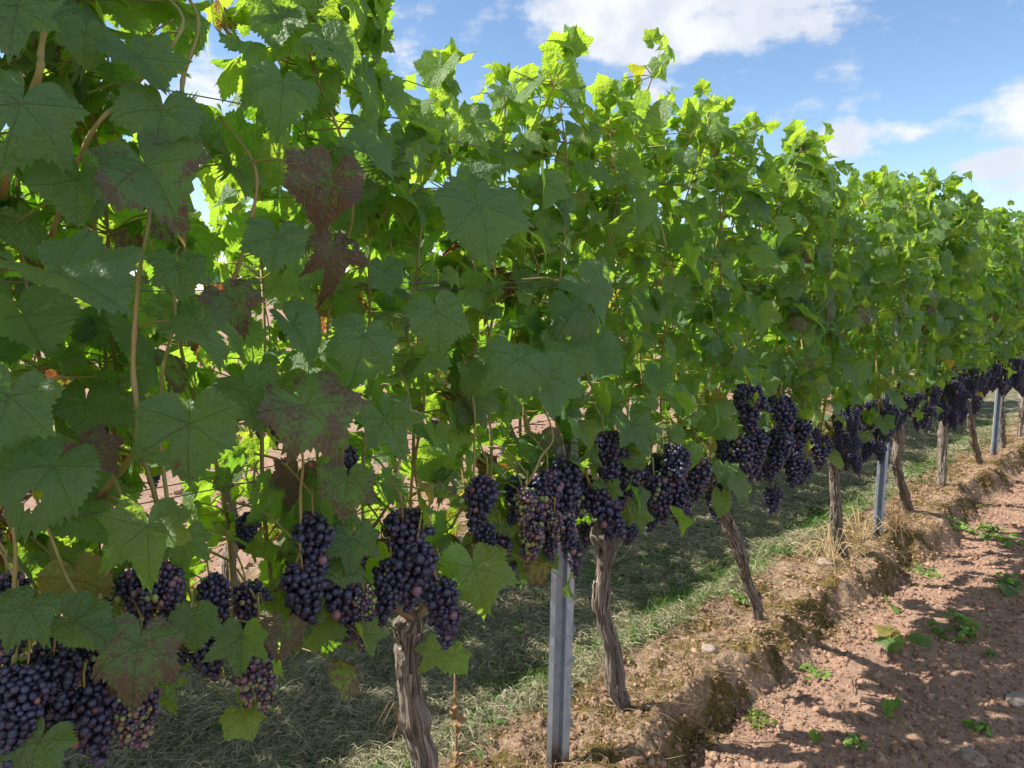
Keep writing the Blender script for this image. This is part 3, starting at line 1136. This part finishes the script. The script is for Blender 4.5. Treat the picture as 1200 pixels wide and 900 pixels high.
# ---- single leaves the photograph lets one pick out: (px, py of the blade's middle, width px, tip direction in the picture in degrees
# clockwise from straight down, turn of the blade towards left/right, towards the sky, brightness, redness, yellowness, plane x, fold)
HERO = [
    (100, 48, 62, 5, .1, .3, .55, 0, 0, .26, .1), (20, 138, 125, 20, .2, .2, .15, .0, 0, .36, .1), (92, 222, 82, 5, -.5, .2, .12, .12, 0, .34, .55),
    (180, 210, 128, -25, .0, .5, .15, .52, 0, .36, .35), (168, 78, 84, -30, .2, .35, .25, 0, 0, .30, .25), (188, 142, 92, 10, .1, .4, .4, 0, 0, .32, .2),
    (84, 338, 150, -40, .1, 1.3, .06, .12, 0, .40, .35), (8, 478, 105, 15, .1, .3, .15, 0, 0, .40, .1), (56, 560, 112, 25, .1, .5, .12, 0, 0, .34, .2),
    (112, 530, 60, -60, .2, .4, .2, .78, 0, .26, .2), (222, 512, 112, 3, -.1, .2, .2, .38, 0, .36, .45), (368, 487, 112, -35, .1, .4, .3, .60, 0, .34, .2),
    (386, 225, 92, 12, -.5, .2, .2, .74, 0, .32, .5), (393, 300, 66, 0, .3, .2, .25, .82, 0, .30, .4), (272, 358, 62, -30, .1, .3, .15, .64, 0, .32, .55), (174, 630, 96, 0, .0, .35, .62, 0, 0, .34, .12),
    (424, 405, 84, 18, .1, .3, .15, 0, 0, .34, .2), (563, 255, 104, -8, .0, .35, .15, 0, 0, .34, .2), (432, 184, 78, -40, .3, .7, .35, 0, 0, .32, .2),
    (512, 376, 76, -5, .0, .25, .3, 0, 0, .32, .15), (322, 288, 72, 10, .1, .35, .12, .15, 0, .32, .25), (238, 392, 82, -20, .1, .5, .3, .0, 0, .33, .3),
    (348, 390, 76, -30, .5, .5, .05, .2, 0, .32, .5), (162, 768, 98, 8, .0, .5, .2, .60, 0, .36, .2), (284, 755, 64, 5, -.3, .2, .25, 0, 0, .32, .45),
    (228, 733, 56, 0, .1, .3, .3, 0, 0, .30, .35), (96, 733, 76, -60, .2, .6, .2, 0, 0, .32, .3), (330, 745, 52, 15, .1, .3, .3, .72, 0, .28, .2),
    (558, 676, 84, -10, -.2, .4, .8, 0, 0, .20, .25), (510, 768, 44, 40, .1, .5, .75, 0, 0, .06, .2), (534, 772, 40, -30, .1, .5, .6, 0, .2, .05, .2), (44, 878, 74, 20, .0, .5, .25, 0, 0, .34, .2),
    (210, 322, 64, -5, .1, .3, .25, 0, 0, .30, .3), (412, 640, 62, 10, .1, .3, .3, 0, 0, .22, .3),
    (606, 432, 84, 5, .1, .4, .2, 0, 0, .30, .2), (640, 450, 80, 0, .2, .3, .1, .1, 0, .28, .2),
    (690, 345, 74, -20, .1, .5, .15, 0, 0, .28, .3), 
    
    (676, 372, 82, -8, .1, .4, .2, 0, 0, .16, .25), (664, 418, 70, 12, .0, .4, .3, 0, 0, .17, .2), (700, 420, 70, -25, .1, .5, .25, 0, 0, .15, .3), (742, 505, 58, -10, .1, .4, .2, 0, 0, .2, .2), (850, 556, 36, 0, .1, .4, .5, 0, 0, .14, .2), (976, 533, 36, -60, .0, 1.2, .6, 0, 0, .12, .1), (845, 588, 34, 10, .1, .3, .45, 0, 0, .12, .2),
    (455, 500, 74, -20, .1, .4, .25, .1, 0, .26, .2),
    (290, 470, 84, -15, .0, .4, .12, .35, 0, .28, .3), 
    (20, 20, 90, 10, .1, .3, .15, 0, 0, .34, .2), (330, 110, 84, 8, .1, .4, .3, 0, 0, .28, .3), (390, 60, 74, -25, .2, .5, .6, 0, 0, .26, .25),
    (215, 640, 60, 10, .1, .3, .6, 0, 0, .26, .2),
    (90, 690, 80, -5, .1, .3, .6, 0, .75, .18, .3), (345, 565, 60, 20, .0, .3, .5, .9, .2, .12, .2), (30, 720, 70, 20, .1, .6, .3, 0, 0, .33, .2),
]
TOCAM = np.array([0.80, -0.55, 0.0])
TOCAM /= np.linalg.norm(TOCAM)
for (px, py, wp, roll, turn, skyw, br, red, yl, xp, fold) in HERO:
    p = at(px, py, xp)
    size = wp / FPX * depth(p)
    size = min(0.19, size)
    root, off = vine_at(p[1])
    out = np.array([1.0, -0.45 + turn * 1.2, 0])
    nrm = out + UP * skyw * 1.9
    a = R(roll)
    tip = -UP * cos(a) - RGT * sin(a)
    mbh = MB()
    org = p - tip / np.linalg.norm(tip) * size * 0.14
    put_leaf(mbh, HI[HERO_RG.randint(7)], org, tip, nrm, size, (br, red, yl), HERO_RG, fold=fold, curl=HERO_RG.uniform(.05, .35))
    node = np.array([max(0.03, org[0] - HERO_RG.uniform(.10, .2)), org[1] + HERO_RG.normal(0, .06), org[2] + HERO_RG.uniform(-.02, .06)])
    petiole(mbh, node, org, 0.0017, HERO_RG, 1, 5)
    mbh.V = [v - off for v in mbh.V]
    lo = mbh.build("leaf", [M_LEAF, M_PETIOLE], root)
    if red > .59:
        lo['label'] = "leaf flushed dark red and purple between its veins"
    elif red > .3:
        lo['label'] = "green leaf with purple tinged margin"
    elif yl > .5:
        lo['label'] = "yellowing leaf"

# ---- bare shoots standing in front of the leaves
for pix, xp, r in (([(175, 215), (162, 330), (156, 430), (160, 520)], .25, .0052), ([(205, 350), (190, 440), (188, 520), (196, 620)], .2, .0045), ([(14, 610), (16, 700), (14, 790)], .27, .0048),
                   ([(352, 520), (352, 580), (348, 660)], .2, .0045), ([(145, 600), (122, 680), (108, 730)], .2, .006), ([(60, 630), (75, 670), (92, 715)], .25, .003),
                   ([(232, 20), (215, 90), (208, 140)], .22, .0052), ([(50, 0), (48, 60), (42, 100)], .28, .0065), ([(300, 200), (288, 280), (272, 330)], .22, .0048), ([(215, 25), (150, 110), (105, 160)], .27, .004),
                   ([(480, 470), (468, 540), (455, 590)], .16, .004), ([(555, 470), (556, 520), (552, 570)], .12, .004), ([(648, 510), (634, 535), (622, 560)], .14, .005)):
    pts = [at(px, py, xp) for px, py in pix]
    pts.append(pts[-1] + np.array([.04 - xp, 0, -.13]))
    pts.insert(0, pts[0] + np.array([.08 - xp, 0, .12]))
    root, off = vine_at(pts[1][1])
    shoot_mesh(smooth_path(pts[::-1], 26) - off, r).build("shoot", M_SHOOT, root)

# ------------------------------------------------------------------ the row behind
ROW2_FOL = []
for v in range(4):
    sh, mb = grow(0.0, 300 + v, LO, 10, 0.8, row_x=0.0, tops=2.12, pet=False)
    ROW2_FOL.append((mb.mesh("foliage", [M_LEAF, M_PETIOLE]), sh))
r2t = []
for v in range(3):
    rg = np.random.RandomState(600 + v)
    path = smooth_path([(rg.normal(0, .02), rg.normal(0, .05), -.05 + .2 * i) for i in range(5)], 50)
    r2t.append(trunk_mesh(path, .03, .028, 70 + v, 24).mesh("trunk", [M_BARK]))
r2shoots = []
for fm, sh in ROW2_FOL:
    r2shoots.append([shoot_mesh(p).mesh("shoot", [M_SHOOT]) for p in sh])
rg = np.random.RandomState(5)
for i in range(13):
    y = -1.4 + i * 1.03
    root = thing("grape_vine", "grape vine in the row behind, glimpsed through gaps of the near row", "vine", (ROW2, y, 0), "grape vines of the row behind")
    link("trunk", r2t[i % 3], root)
    fo = link("foliage", ROW2_FOL[i % 4][0], root)
    for m_ in r2shoots[i % 4]:
        link("shoot", m_, root)
    for _ in range(9):
        hang(root, (rg.uniform(-.15, .18), rg.uniform(-.5, .5), rg.uniform(.72, 1.0)), rg.choice([0, 1, 2, 9, 4]), rg.uniform(.8, 1.05), rg.uniform(0, 6.28))

# ------------------------------------------------------------------ steel posts and wires
TH = 0.0022
PROF = [(-.031, .013), (-.019, .017), (-.013, -.013), (.007, -.013), (.011, .020), (.031, .012)]


def offset_profile(pr, th):
    pr = np.array(pr)
    d = np.gradient(pr, axis=0)
    d /= np.linalg.norm(d, axis=1)[:, None]
    nn = np.stack([-d[:, 1], d[:, 0]], -1)
    return [tuple(p) for p in pr + nn * th] + [tuple(p) for p in (pr - nn * th)[::-1]]


def post(y, label, ht=1.4, tilt=0.0, x=0.0, scale=1.0, grp="galvanised steel trellis posts"):
    B = np.array([0.78, -0.62, 0])
    B /= np.linalg.norm(B)
    A = np.array([-B[1], B[0], 0])
    root = thing("trellis_post", label, "post", (x, y, 0), grp)
    root.rotation_euler = (tilt, 0, 0)
    mb = MB()
    prism(mb, [(a * scale, b * scale) for a, b in offset_profile(PROF, TH / 2)], -0.25, ht, np.zeros(3), A, B)
    o = mb.build("rail", M_STEEL, root, smooth=False)
    for k in range(17):
        z = 0.14 + k * 0.105
        hb = MB()
        # a hook punched out of the flange edge: a small bent tongue
        a0, b0 = .0325 * scale, .0125 * scale
        pts = [A * a0 + B * b0, A * (a0 + .005) + B * (b0 + .008), A * (a0 + .003) + B * (b0 + .015)]
        V = []
        for q, pt in enumerate(pts):
            for dz in (0.0, 0.024 - 0.005 * q):
                for dn in (-.001, .001):
                    V.append(pt + B * dn + UP * (z + dz + 0.004 * q))
        Q = []
        for q in range(2):
            o_ = q * 4
            Q += [(o_, o_ + 4, o_ + 6, o_ + 2), (o_ + 1, o_ + 3, o_ + 7, o_ + 5), (o_ + 2, o_ + 6, o_ + 7, o_ + 3), (o_, o_ + 1, o_ + 5, o_ + 4)]
        Q += [(8, 9, 11, 10)]
        hb.add(np.array(V), Q)
        hb.build("hook", M_STEEL, root, smooth=False)
    return root


PB = [at(650, 940, 0.0), at(1022, 640, 0.0), at(1160, 541, 0.0)]
post(1.735, "galvanised steel trellis post nearest the camera, between the knobbly and the S shaped trunks", tilt=R(-1.6), x=.03, scale=1.22)
post(float(PB[1][1]), "galvanised steel trellis post second from the camera, beside straw at its foot", tilt=R(-1.0), x=.02, scale=1.1)
post(float(PB[2][1]), "galvanised steel trellis post third and farthest from the camera, thin among the far vines", tilt=R(-.5), x=.02, scale=1.1)
post(10.75, "galvanised steel trellis post far along the near row, hidden in leaves", x=.02)
for yy in (.6, 3.7, 6.8):
    post(yy, "galvanised steel trellis post in the row behind", x=ROW2, grp="steel posts of the row behind")

for z, xo, lab in ((.805, .0, "lowest trellis wire, carrying the brown canes at bunch height"), (1.16, .045, "thin dark trellis wire just above the grapes on the near face of the row"),
                   (1.16, -.05, "thin trellis wire just above the grapes on the sunny rear face of the row"), (1.56, .05, "dark trellis wire at eye height crossing behind the big leaves"),
                   (1.575, .065, "twin of the eye height trellis wire, running a finger width above it"), (1.93, .04, "topmost trellis wire near the shoot tips on the near face")):
    mb = MB()
    ys = np.linspace(-1.5, 13.8, 120)
    pts = np.stack([xo + .004 * np.sin(ys * 2), ys, z - .012 * np.abs(np.sin((ys - 1.75) / 2.95 * pi))], -1)
    tube(mb, pts, 0.00135, 5)
    tag(mb.build("trellis_wire", M_WIRE), lab, "wire", "trellis wires of the near row")

# ------------------------------------------------------------------ ground cover: hay, grass, crumbs
def strands(N, pos, ln, wd, lift, cols, rg, upright=0.0, nseg=4):
    """many flat curved ribbons in one mesh"""
    N = len(pos)
    head = rg.uniform(0, 2 * pi, N)
    curve = rg.normal(0, 1.1, N)
    t = np.linspace(0, 1, nseg)
    P_ = np.zeros((N, nseg, 3))
    for i in range(nseg):
        a = head + curve * t[i]
        hor = (1 - upright) if upright else 1.0
        P_[:, i, 0] = pos[:, 0] + np.cos(a) * ln * t[i] * hor
        P_[:, i, 1] = pos[:, 1] + np.sin(a) * ln * t[i] * hor
        if upright:
            P_[:, i, 2] = pos[:, 2] + ln * (t[i] - 0.35 * t[i] ** 2) * upright * 1.3
        else:
            P_[:, i, 2] = pos[:, 2] + lift * np.sin(t[i] * pi * 0.8 + 0.3)
    tang = np.gradient(P_, axis=1)
    roll = rg.uniform(0, 2 * pi, N)
    sidev = np.stack([-np.sin(head + roll * .2), np.cos(head + roll * .2), 0.7 * np.sin(roll)], -1)
    sidev /= np.linalg.norm(sidev, axis=1)[:, None]
    taper = np.interp(t, [0, .3, 1], [.8, 1, .25])
    Wd = wd[:, None, None] * taper[None, :, None] * 0.5
    A = P_ - sidev[:, None] * Wd
    B = P_ + sidev[:, None] * Wd
    V = np.stack([A, B], 2).reshape(-1, 3)
    base = (np.arange(N) * nseg * 2)[:, None]
    k = np.arange(nseg - 1)[None]
    Q = np.stack([base + 2 * k, base + 2 * k + 1, base + 2 * k + 3, base + 2 * k + 2], -1).reshape(-1, 4)
    C = np.repeat(np.hstack([cols, np.ones((N, 1))]), nseg * 2, axis=0)
    return V, Q, C


def stuff(name, V, Q, C, m, label, cat, tris=None, smooth=True):
    me = mesh_np(name, V, Q, tris, [m], None, {'tint': ('FLOAT_COLOR', C)}, smooth)
    return tag(link(name, me), label, cat, None, 'stuff')


rg = np.random.RandomState(31)


def pick(N, x0, x1, y0, y1, power=1.7):
    y = y0 + (y1 - y0) * rg.rand(N) ** power
    x = rg.uniform(x0, x1, N)
    return x, y


# mown hay, thinner where the green patches and the bank start
x, y = pick(210000, ROW2 + .3, -.22, -.3, 11.0)
clump = fbm(x * 3.2, y * 3.2 + 50, 4, .6)
edge = -.26 + .12 * fbm(y * 2.2, y * 0 + 4, 3)
green_patch = .75 * np.exp(-((x + .42) / .17) ** 2) + fbm(x * 1.9 + 7, y * 1.9, 3, .6)
keep = (green_patch < .62 + rg.uniform(-.25, .25, len(x))) & (clump > -0.42 + rg.uniform(-.15, .15, len(x))) & (x < edge + rg.normal(0, .05, len(x)))
x, y, clump = x[keep], y[keep], clump[keep]
pos = np.stack([x, y, ground_h(x, y) + .004 + rg.rand(len(x)) * .045 * np.clip(clump + .5, 0, 1)], -1)
N = len(x)
tone = np.clip(rg.normal(.5, .25, N), 0, 1)[:, None]
greenish = (rg.rand(N) < .14)[:, None]
cols = np.where(greenish, np.array([.15, .165, .085]) * (.7 + .6 * tone), np.array([.15, .135, .085]) * (1 - tone) + np.array([.52, .46, .305]) * tone)
V, Q, C = strands(N, pos, rg.uniform(.03, .11, N), rg.uniform(.0016, .0040, N) * (1 + y * .08), rg.uniform(.004, .035, N), cols, rg)
stuff("mown_hay", V, Q, C, M_HAY, "dry grey mown grass lying between the rows", "hay")

# green grass: patches along the foot of the bank and thin between the hay
x, y = pick(90000, ROW2 + .35, -.16, .2, 11.0, 1.5)
pt = fbm(x * 1.9 + 7, y * 1.9, 3, .6) + .75 * np.exp(-((x + .42) / .17) ** 2)
keep = pt > .16 + rg.uniform(-.22, .22, len(x))
keep &= x < -.20 + .10 * fbm(y * 2.2, y * 0 + 4, 3)
x, y = x[keep], y[keep]
N = len(x)
pos = np.stack([x, y, ground_h(x, y)], -1)
tone = rg.rand(N)[:, None]
cols = np.array([.065, .14, .028]) * (1 - tone) + np.array([.15, .26, .055]) * tone
V, Q, C = strands(N, pos, rg.uniform(.03, .115, N), rg.uniform(.0022, .005, N), np.zeros(N), cols, rg, upright=.62)
stuff("grass", V, Q, C, M_GRASS, "short fresh green grass at the foot of the bank", "grass")

# low broad-leaved ground cover among the grass
x, y = pick(9000, -1.1, -.14, .6, 9.0, 1.4)
pt = fbm(x * 2.3 + 27, y * 2.3, 3, .6) + .4 * np.exp(-((x + .42) / .16) ** 2)
keep = pt > .30 + rg.uniform(-.2, .2, len(x))
x, y = x[keep], y[keep]
mb = MB()
for xx, yy in zip(x, y):
    pz = float(ground_h(xx, yy)) + rg.uniform(.008, .04)
    put_leaf(mb, LO[rg.randint(3)], np.array([xx, yy, pz]), rg.normal(0, 1, 3) * np.array([1, 1, .2]), UP + rg.normal(0, .4, 3), rg.uniform(.012, .032), (.5, 0, 0), rg)
Cw = np.concatenate(mb.A)
Cw[:, :3] = np.repeat(np.array([.065, .14, .03])[None] * rg.uniform(.7, 1.5, (len(x), 1)), len(LO[0]['X']), axis=0)
stuff("ground_cover", np.concatenate(mb.V), np.concatenate(mb.Q), Cw, M_WEED, "low round leaved green plants growing through the mown grass", "weeds", np.concatenate(mb.T))

# dry litter and moss on the bank
x, y = pick(26000, -.38, .34, .3, 10.5, 1.5)
N = len(x)
pos = np.stack([x, y, ground_h(x, y) + .002 + rg.rand(N) * .01], -1)
tone = rg.rand(N)[:, None]
cols = np.array([.20, .13, .07]) * (1 - tone) + np.array([.46, .36, .22]) * tone
keep = rg.rand(N) < np.where(x > .2, .25, .8)
x, y, pos, cols = x[keep], y[keep], pos[keep], cols[keep]
N = len(x)
V, Q, C = strands(N, pos, rg.uniform(.02, .10, N), rg.uniform(.001, .0026, N), rg.uniform(.001, .014, N), cols, rg)
stuff("dry_litter", V, Q, C, M_HAY, "fine straw and dead plant litter strewn over the bank", "litter")
x, y = pick(120000, -.30, .30, .5, 9.0, 1.5)
mo = fbm(x * 4.2 + 3, y * 4.2 + 90, 4, .55)
keep = mo > .06 + rg.uniform(-.05, .05, len(x))
x, y = x[keep], y[keep]
N = len(x)
pos = np.stack([x, y, ground_h(x, y) - .002], -1)
tone = rg.rand(N)[:, None]
cols = np.array([.055, .040, .012]) * (1 - tone) + np.array([.19, .13, .04]) * tone
V, Q, C = strands(N, pos, rg.uniform(.008, .022, N), rg.uniform(.0016, .0034, N), np.zeros(N), cols, rg, upright=.6, nseg=3)
stuff("moss", V, Q, C, M_HAY, "golden brown moss cushions on top of the bank", "moss")

# crumbs of tilled soil
rs = np.random.RandomState(8)
SH = []
for (bv, bf) in [ICO1] * 5 + [ICO2] * 5:
    v = bv * (1 + rs.normal(0, .17, (len(bv), 1))) * rs.uniform(.7, 1.2, 3)
    SH.append((v, bf))


def crumbs(N, x0, x1, y0, y1, smin, smax, power, big):
    x, y = pick(N, x0, x1, y0, y1, power)
    s = smin + (smax - smin) * rg.rand(N) ** 5
    z = ground_h(x, y) + s * .25
    lo = 5 if big else 0
    which = rg.randint(lo, lo + 5, N)
    Vs, Ts, Cs = [], [], []
    n = 0
    for q in range(lo, lo + 5):
        sel = np.where(which == q)[0]
        v, f = SH[q]
        a = rg.uniform(0, 2 * pi, len(sel))
        ca, sa = np.cos(a)[:, None], np.sin(a)[:, None]
        sx = s[sel][:, None]
        X = (v[None, :, 0] * ca - v[None, :, 1] * sa) * sx + x[sel][:, None]
        Y = (v[None, :, 0] * sa + v[None, :, 1] * ca) * sx + y[sel][:, None]
        Z = v[None, :, 2] * sx * .8 + z[sel][:, None]
        Vs.append(np.stack([X, Y, Z], -1).reshape(-1, 3))
        Ts.append((f[None] + (np.arange(len(sel)) * len(v))[:, None, None]).reshape(-1, 3) + n)
        n += len(sel) * len(v)
        t = rg.rand(len(sel), 1)
        c = np.array([.21, .122, .085]) * (1 - t) + np.array([.40, .265, .19]) * t
        Cs.append(np.repeat(np.hstack([c, np.ones((len(sel), 1))]), len(v), axis=0))
    return np.concatenate(Vs), np.concatenate(Ts), np.concatenate(Cs)


V1, T1, C1 = crumbs(62000, .26, 2.2, 1.2, 10.5, .0025, .012, 1.6, False)
V2, T2, C2 = crumbs(3000, .24, 2.2, 1.2, 9.5, .006, .026, 1.4, True)
V3, T3, C3 = crumbs(16000, -.22, .40, .6, 9.5, .003, .014, 1.4, False)
V4, T4, C4 = crumbs(4000, ROW2 - 2.6, ROW2 - .2, .0, 7.0, .006, .03, 1.2, False)
Vc = np.concatenate([V1, V2, V3, V4])
o1, o2, o3 = len(V1), len(V1) + len(V2), len(V1) + len(V2) + len(V3)
stuff("soil_crumbs", Vc, None, np.concatenate([C1, C2, C3, C4]), M_CLOD, "loose reddish crumbs and clods of tilled earth", "soil",
      np.concatenate([T1, T2 + o1, T3 + o2, T4 + o3]), smooth=False)

# ------------------------------------------------------------------ small things on the ground
def stone(px, py, s, label, flat=.5):
    p = ground_at(px, py)
    v, f = ico(3)
    v = np.sign(v) * np.abs(v) ** .8
    v = v * (1 + .45 * fbm(v[:, :1] * 1.5 + px, v[:, 1:2] * 1.5 + v[:, 2:] * 2, 3)) * np.array([1.2, .85, flat]) * s
    mb = MB()
    mb.add(v, None, f)
    o = mb.build("stone", M_STONE)
    o.location = tuple(p + UP * s * .1)
    o.rotation_euler = (0, 0, px)
    return tag(o, label, "stone", "pale stones on the tilled soil")


stone(1192, 822, .045, "largest pale stone, lying flat in the shade at the right edge of the soil", .4)
stone(1140, 890, .04, "grey flat stone near the bottom right of the soil", .4)
stone(968, 663, .045, "angular grey stone beside the straight trunk on the grassy side", .7)
stone(833, 762, .03, "pinkish stone on the bank left of the slanting trunk", .6)


def fallen_leaf(px, py, wp, br, red, yl, label):
    p = ground_at(px, py)
    mb = MB()
    put_leaf(mb, HI[HERO_RG.randint(7)], np.zeros(3), np.array([HERO_RG.normal(), HERO_RG.normal(), 0]), UP + HERO_RG.normal(0, .25, 3),
             min(.15, wp / FPX * depth(p) * 1.1), (br, red, yl), HERO_RG, fold=.15)
    o = mb.build("fallen_leaf", M_LEAF)
    o.location = tuple(p + UP * .022)
    return tag(o, label, "leaf", "vine leaves fallen on the soil")


fallen_leaf(1042, 757, 30, .9, 0, .1, "bright green fallen leaf, left of a pair on the sunny soil")
fallen_leaf(1075, 754, 28, .8, 0, 0, "bright green fallen leaf, right of a pair on the sunny soil")
fallen_leaf(1040, 743, 26, .6, .3, .8, "pale withered fallen leaf just above the green pair")
fallen_leaf(1042, 712, 20, .8, 0, 0, "green fallen leaf in the sun below the bank by the second post")
fallen_leaf(1040, 838, 24, .4, 0, 0, "grey green fallen leaf in the shade near the bottom")
fallen_leaf(955, 868, 16, .9, 0, .2, "small yellow green fallen leaf at the bottom of the sunny soil")
fallen_leaf(1046, 828, 18, .3, 0, 0, "small dark fallen leaf touching the grey green one in the shade")
fallen_leaf(1180, 783 - 90, 22, .5, 0, 0, "green fallen leaf at the right edge in the leaf shade")


def weed(px, py, wp, n, label, tall=.03, colr=(.17, .30, .06), leafs=(.02, .04)):
    p = ground_at(px, py)
    w_ = wp / FPX * depth(p) / 2
    mb = MB()
    for k in range(n):
        a = HERO_RG.uniform(0, 2 * pi)
        rr = w_ * math.sqrt(HERO_RG.rand())
        o = np.array([cos(a) * rr, sin(a) * rr, 0])
        o[2] = float(ground_h(p[0] + o[0], p[1] + o[1])) - p[2] + HERO_RG.uniform(.2, 1) * tall
        before = mb.n
        put_leaf(mb, MID[HERO_RG.randint(4)], o, np.array([cos(a), sin(a), -.2]) + HERO_RG.normal(0, .4, 3), UP + HERO_RG.normal(0, .35, 3),
                 HERO_RG.uniform(*leafs), np.array(colr) * HERO_RG.uniform(.7, 1.4), HERO_RG)
        tube(mb, smooth_path([np.array([0, 0, -.005]), o * .6 + UP * tall * .5, o], 4), .0012, 4, 0, np.array(colr) * .9, None, False)
    r_ = mb.build("weed_plant", M_WEED)
    r_.location = tuple(p)
    return tag(r_, label, "weed", "green weeds on the soil")


weed(1125, 739, 60, 24, "largest leafy green weed, on the edge of the shade on the soil", .06, leafs=(.03, .075))
weed(1152, 628, 74, 40, "flat spreading green weed on the far sunny soil right of the second post", .03, leafs=(.03, .06))
weed(890, 846, 34, 30, "low yellow green weed on the sunny soil at the bottom", .02, (.15, .20, .035), (.012, .028))
weed(953, 793, 32, 22, "small weed below the bank at the shade's edge", .02, leafs=(.015, .03))
weed(1003, 872, 24, 18, "tiny weed in the shade at the bottom, left of the grey green leaf", .02, leafs=(.015, .03))
weed(1148, 857, 26, 18, "small weed in the shade at bottom right by the grey flat stone", .03, leafs=(.015, .035))
weed(1190, 686, 40, 26, "dark green weed at the right edge in the leaf shade", .04, leafs=(.02, .04))
weed(1085, 672, 36, 22, "low weed against the bank on the sunny far soil", .02, leafs=(.02, .035))
weed(868, 708, 24, 16, "small upright weed on the bank beside the slanting trunk", .05, leafs=(.015, .04))
weed(1165, 770, 18, 8, "sparse seedling weed in the shade left of the right edge", .03, leafs=(.012, .026))


def twig(pix, r, label, name="fallen_twig", m=None, grp="twigs lying on the soil"):
    pts = [ground_at(*q) + UP * HERO_RG.uniform(.006, .02) for q in pix]
    mb = MB()
    sp = smooth_path(pts, 16)
    tube(mb, sp - pts[0], np.linspace(r, r * .5, 16) * (1 + .2 * (np.arange(16) % 5 == 0)), 6)
    o = mb.build(name, m or M_CANE)
    o.location = tuple(pts[0])
    return tag(o, label, "twig", grp)


twig([(802, 842), (840, 862), (878, 876), (938, 870)], .004, "long brown twig curving over the foot of the bank at the bottom")
twig([(1058, 795), (1062, 790), (1068, 803)], .003, "short bent dark twig in the middle of the shade")
twig([(1000, 815), (999, 798), (1003, 795)], .003, "short twig at the edge of the shade below the small weed")
twig([(890, 700), (925, 688), (940, 682)], .003, "thin straw coloured twig lying on the bank right of the slanting trunk", m=M_STRAW)

# dried stalk beside the first trunk, with shrivelled leaves
p0 = at(531, 960, -.05)
p1 = at(533, 788, -.02)
root = thing("dried_stalk", "dried brown weed stalk with shrivelled leaves beside the knobbly trunk", "dry plant", tuple(p0))
mb = MB()
sp = smooth_path([(0, 0, 0), (p1 - p0) * .5 + np.array([.004, .006, 0]), p1 - p0], 24)
tube(mb, sp, np.linspace(.0055, .0035, 24) * (1 + .2 * np.sin(np.arange(24) * 1.9)), 8)
mb.build("stem", M_DRY, root)
for k in range(13):
    mb = MB()
    q = sp[HERO_RG.randint(2, 20)]
    d = HERO_RG.normal(0, 1, 3)
    d[2] = -abs(d[2]) * 1.4
    put_leaf(mb, MID[k % 4], q, d, HERO_RG.normal(0, 1, 3), HERO_RG.uniform(.016, .036), (.2, .3, .9), HERO_RG, fold=1.3, curl=1.2, wave=.3)
    mb.build("shrivelled_leaf", M_DRY, root)


def dry_tuft(px, py, hp, n, label, m, spread=.6):
    p = ground_at(px, py)
    h = hp / FPX * depth(p)
    mb = MB()
    for k in range(n):
        a = HERO_RG.uniform(0, 2 * pi)
        s_ = HERO_RG.uniform(.2, 1) * spread * h
        q = np.array([cos(a) * s_, sin(a) * s_, HERO_RG.uniform(.3, 1) * h])
        e_ = q + np.array([cos(a) * h * .4, sin(a) * h * .4, -HERO_RG.uniform(0, .6) * h])
        tube(mb, smooth_path([HERO_RG.normal(0, .012, 3) * np.array([1, 1, 0]) - UP * .01, q * .6, q, e_], 8), np.linspace(.0022, .001, 8), 4, 0, (0, 0, 0), None, False)
    o = mb.build("dry_tuft", m)
    o.location = tuple(p)
    return tag(o, label, "dry grass", "dry tufts at the trunk feet")


dry_tuft(972, 662, 50, 34, "tuft of pale straw arching round the foot of the straight trunk", M_STRAW)
dry_tuft(1008, 632, 36, 26, "loose pale straw tuft just left of the second steel post", M_STRAW, .9)
dry_tuft(1048, 625, 40, 46, "rusty brown dead weed between the second steel post and the kinked trunk", M_DRY, .5)
dry_tuft(470, 868, 60, 14, "thin dry stems hanging together left of the knobbly trunk", M_DRY, .3)
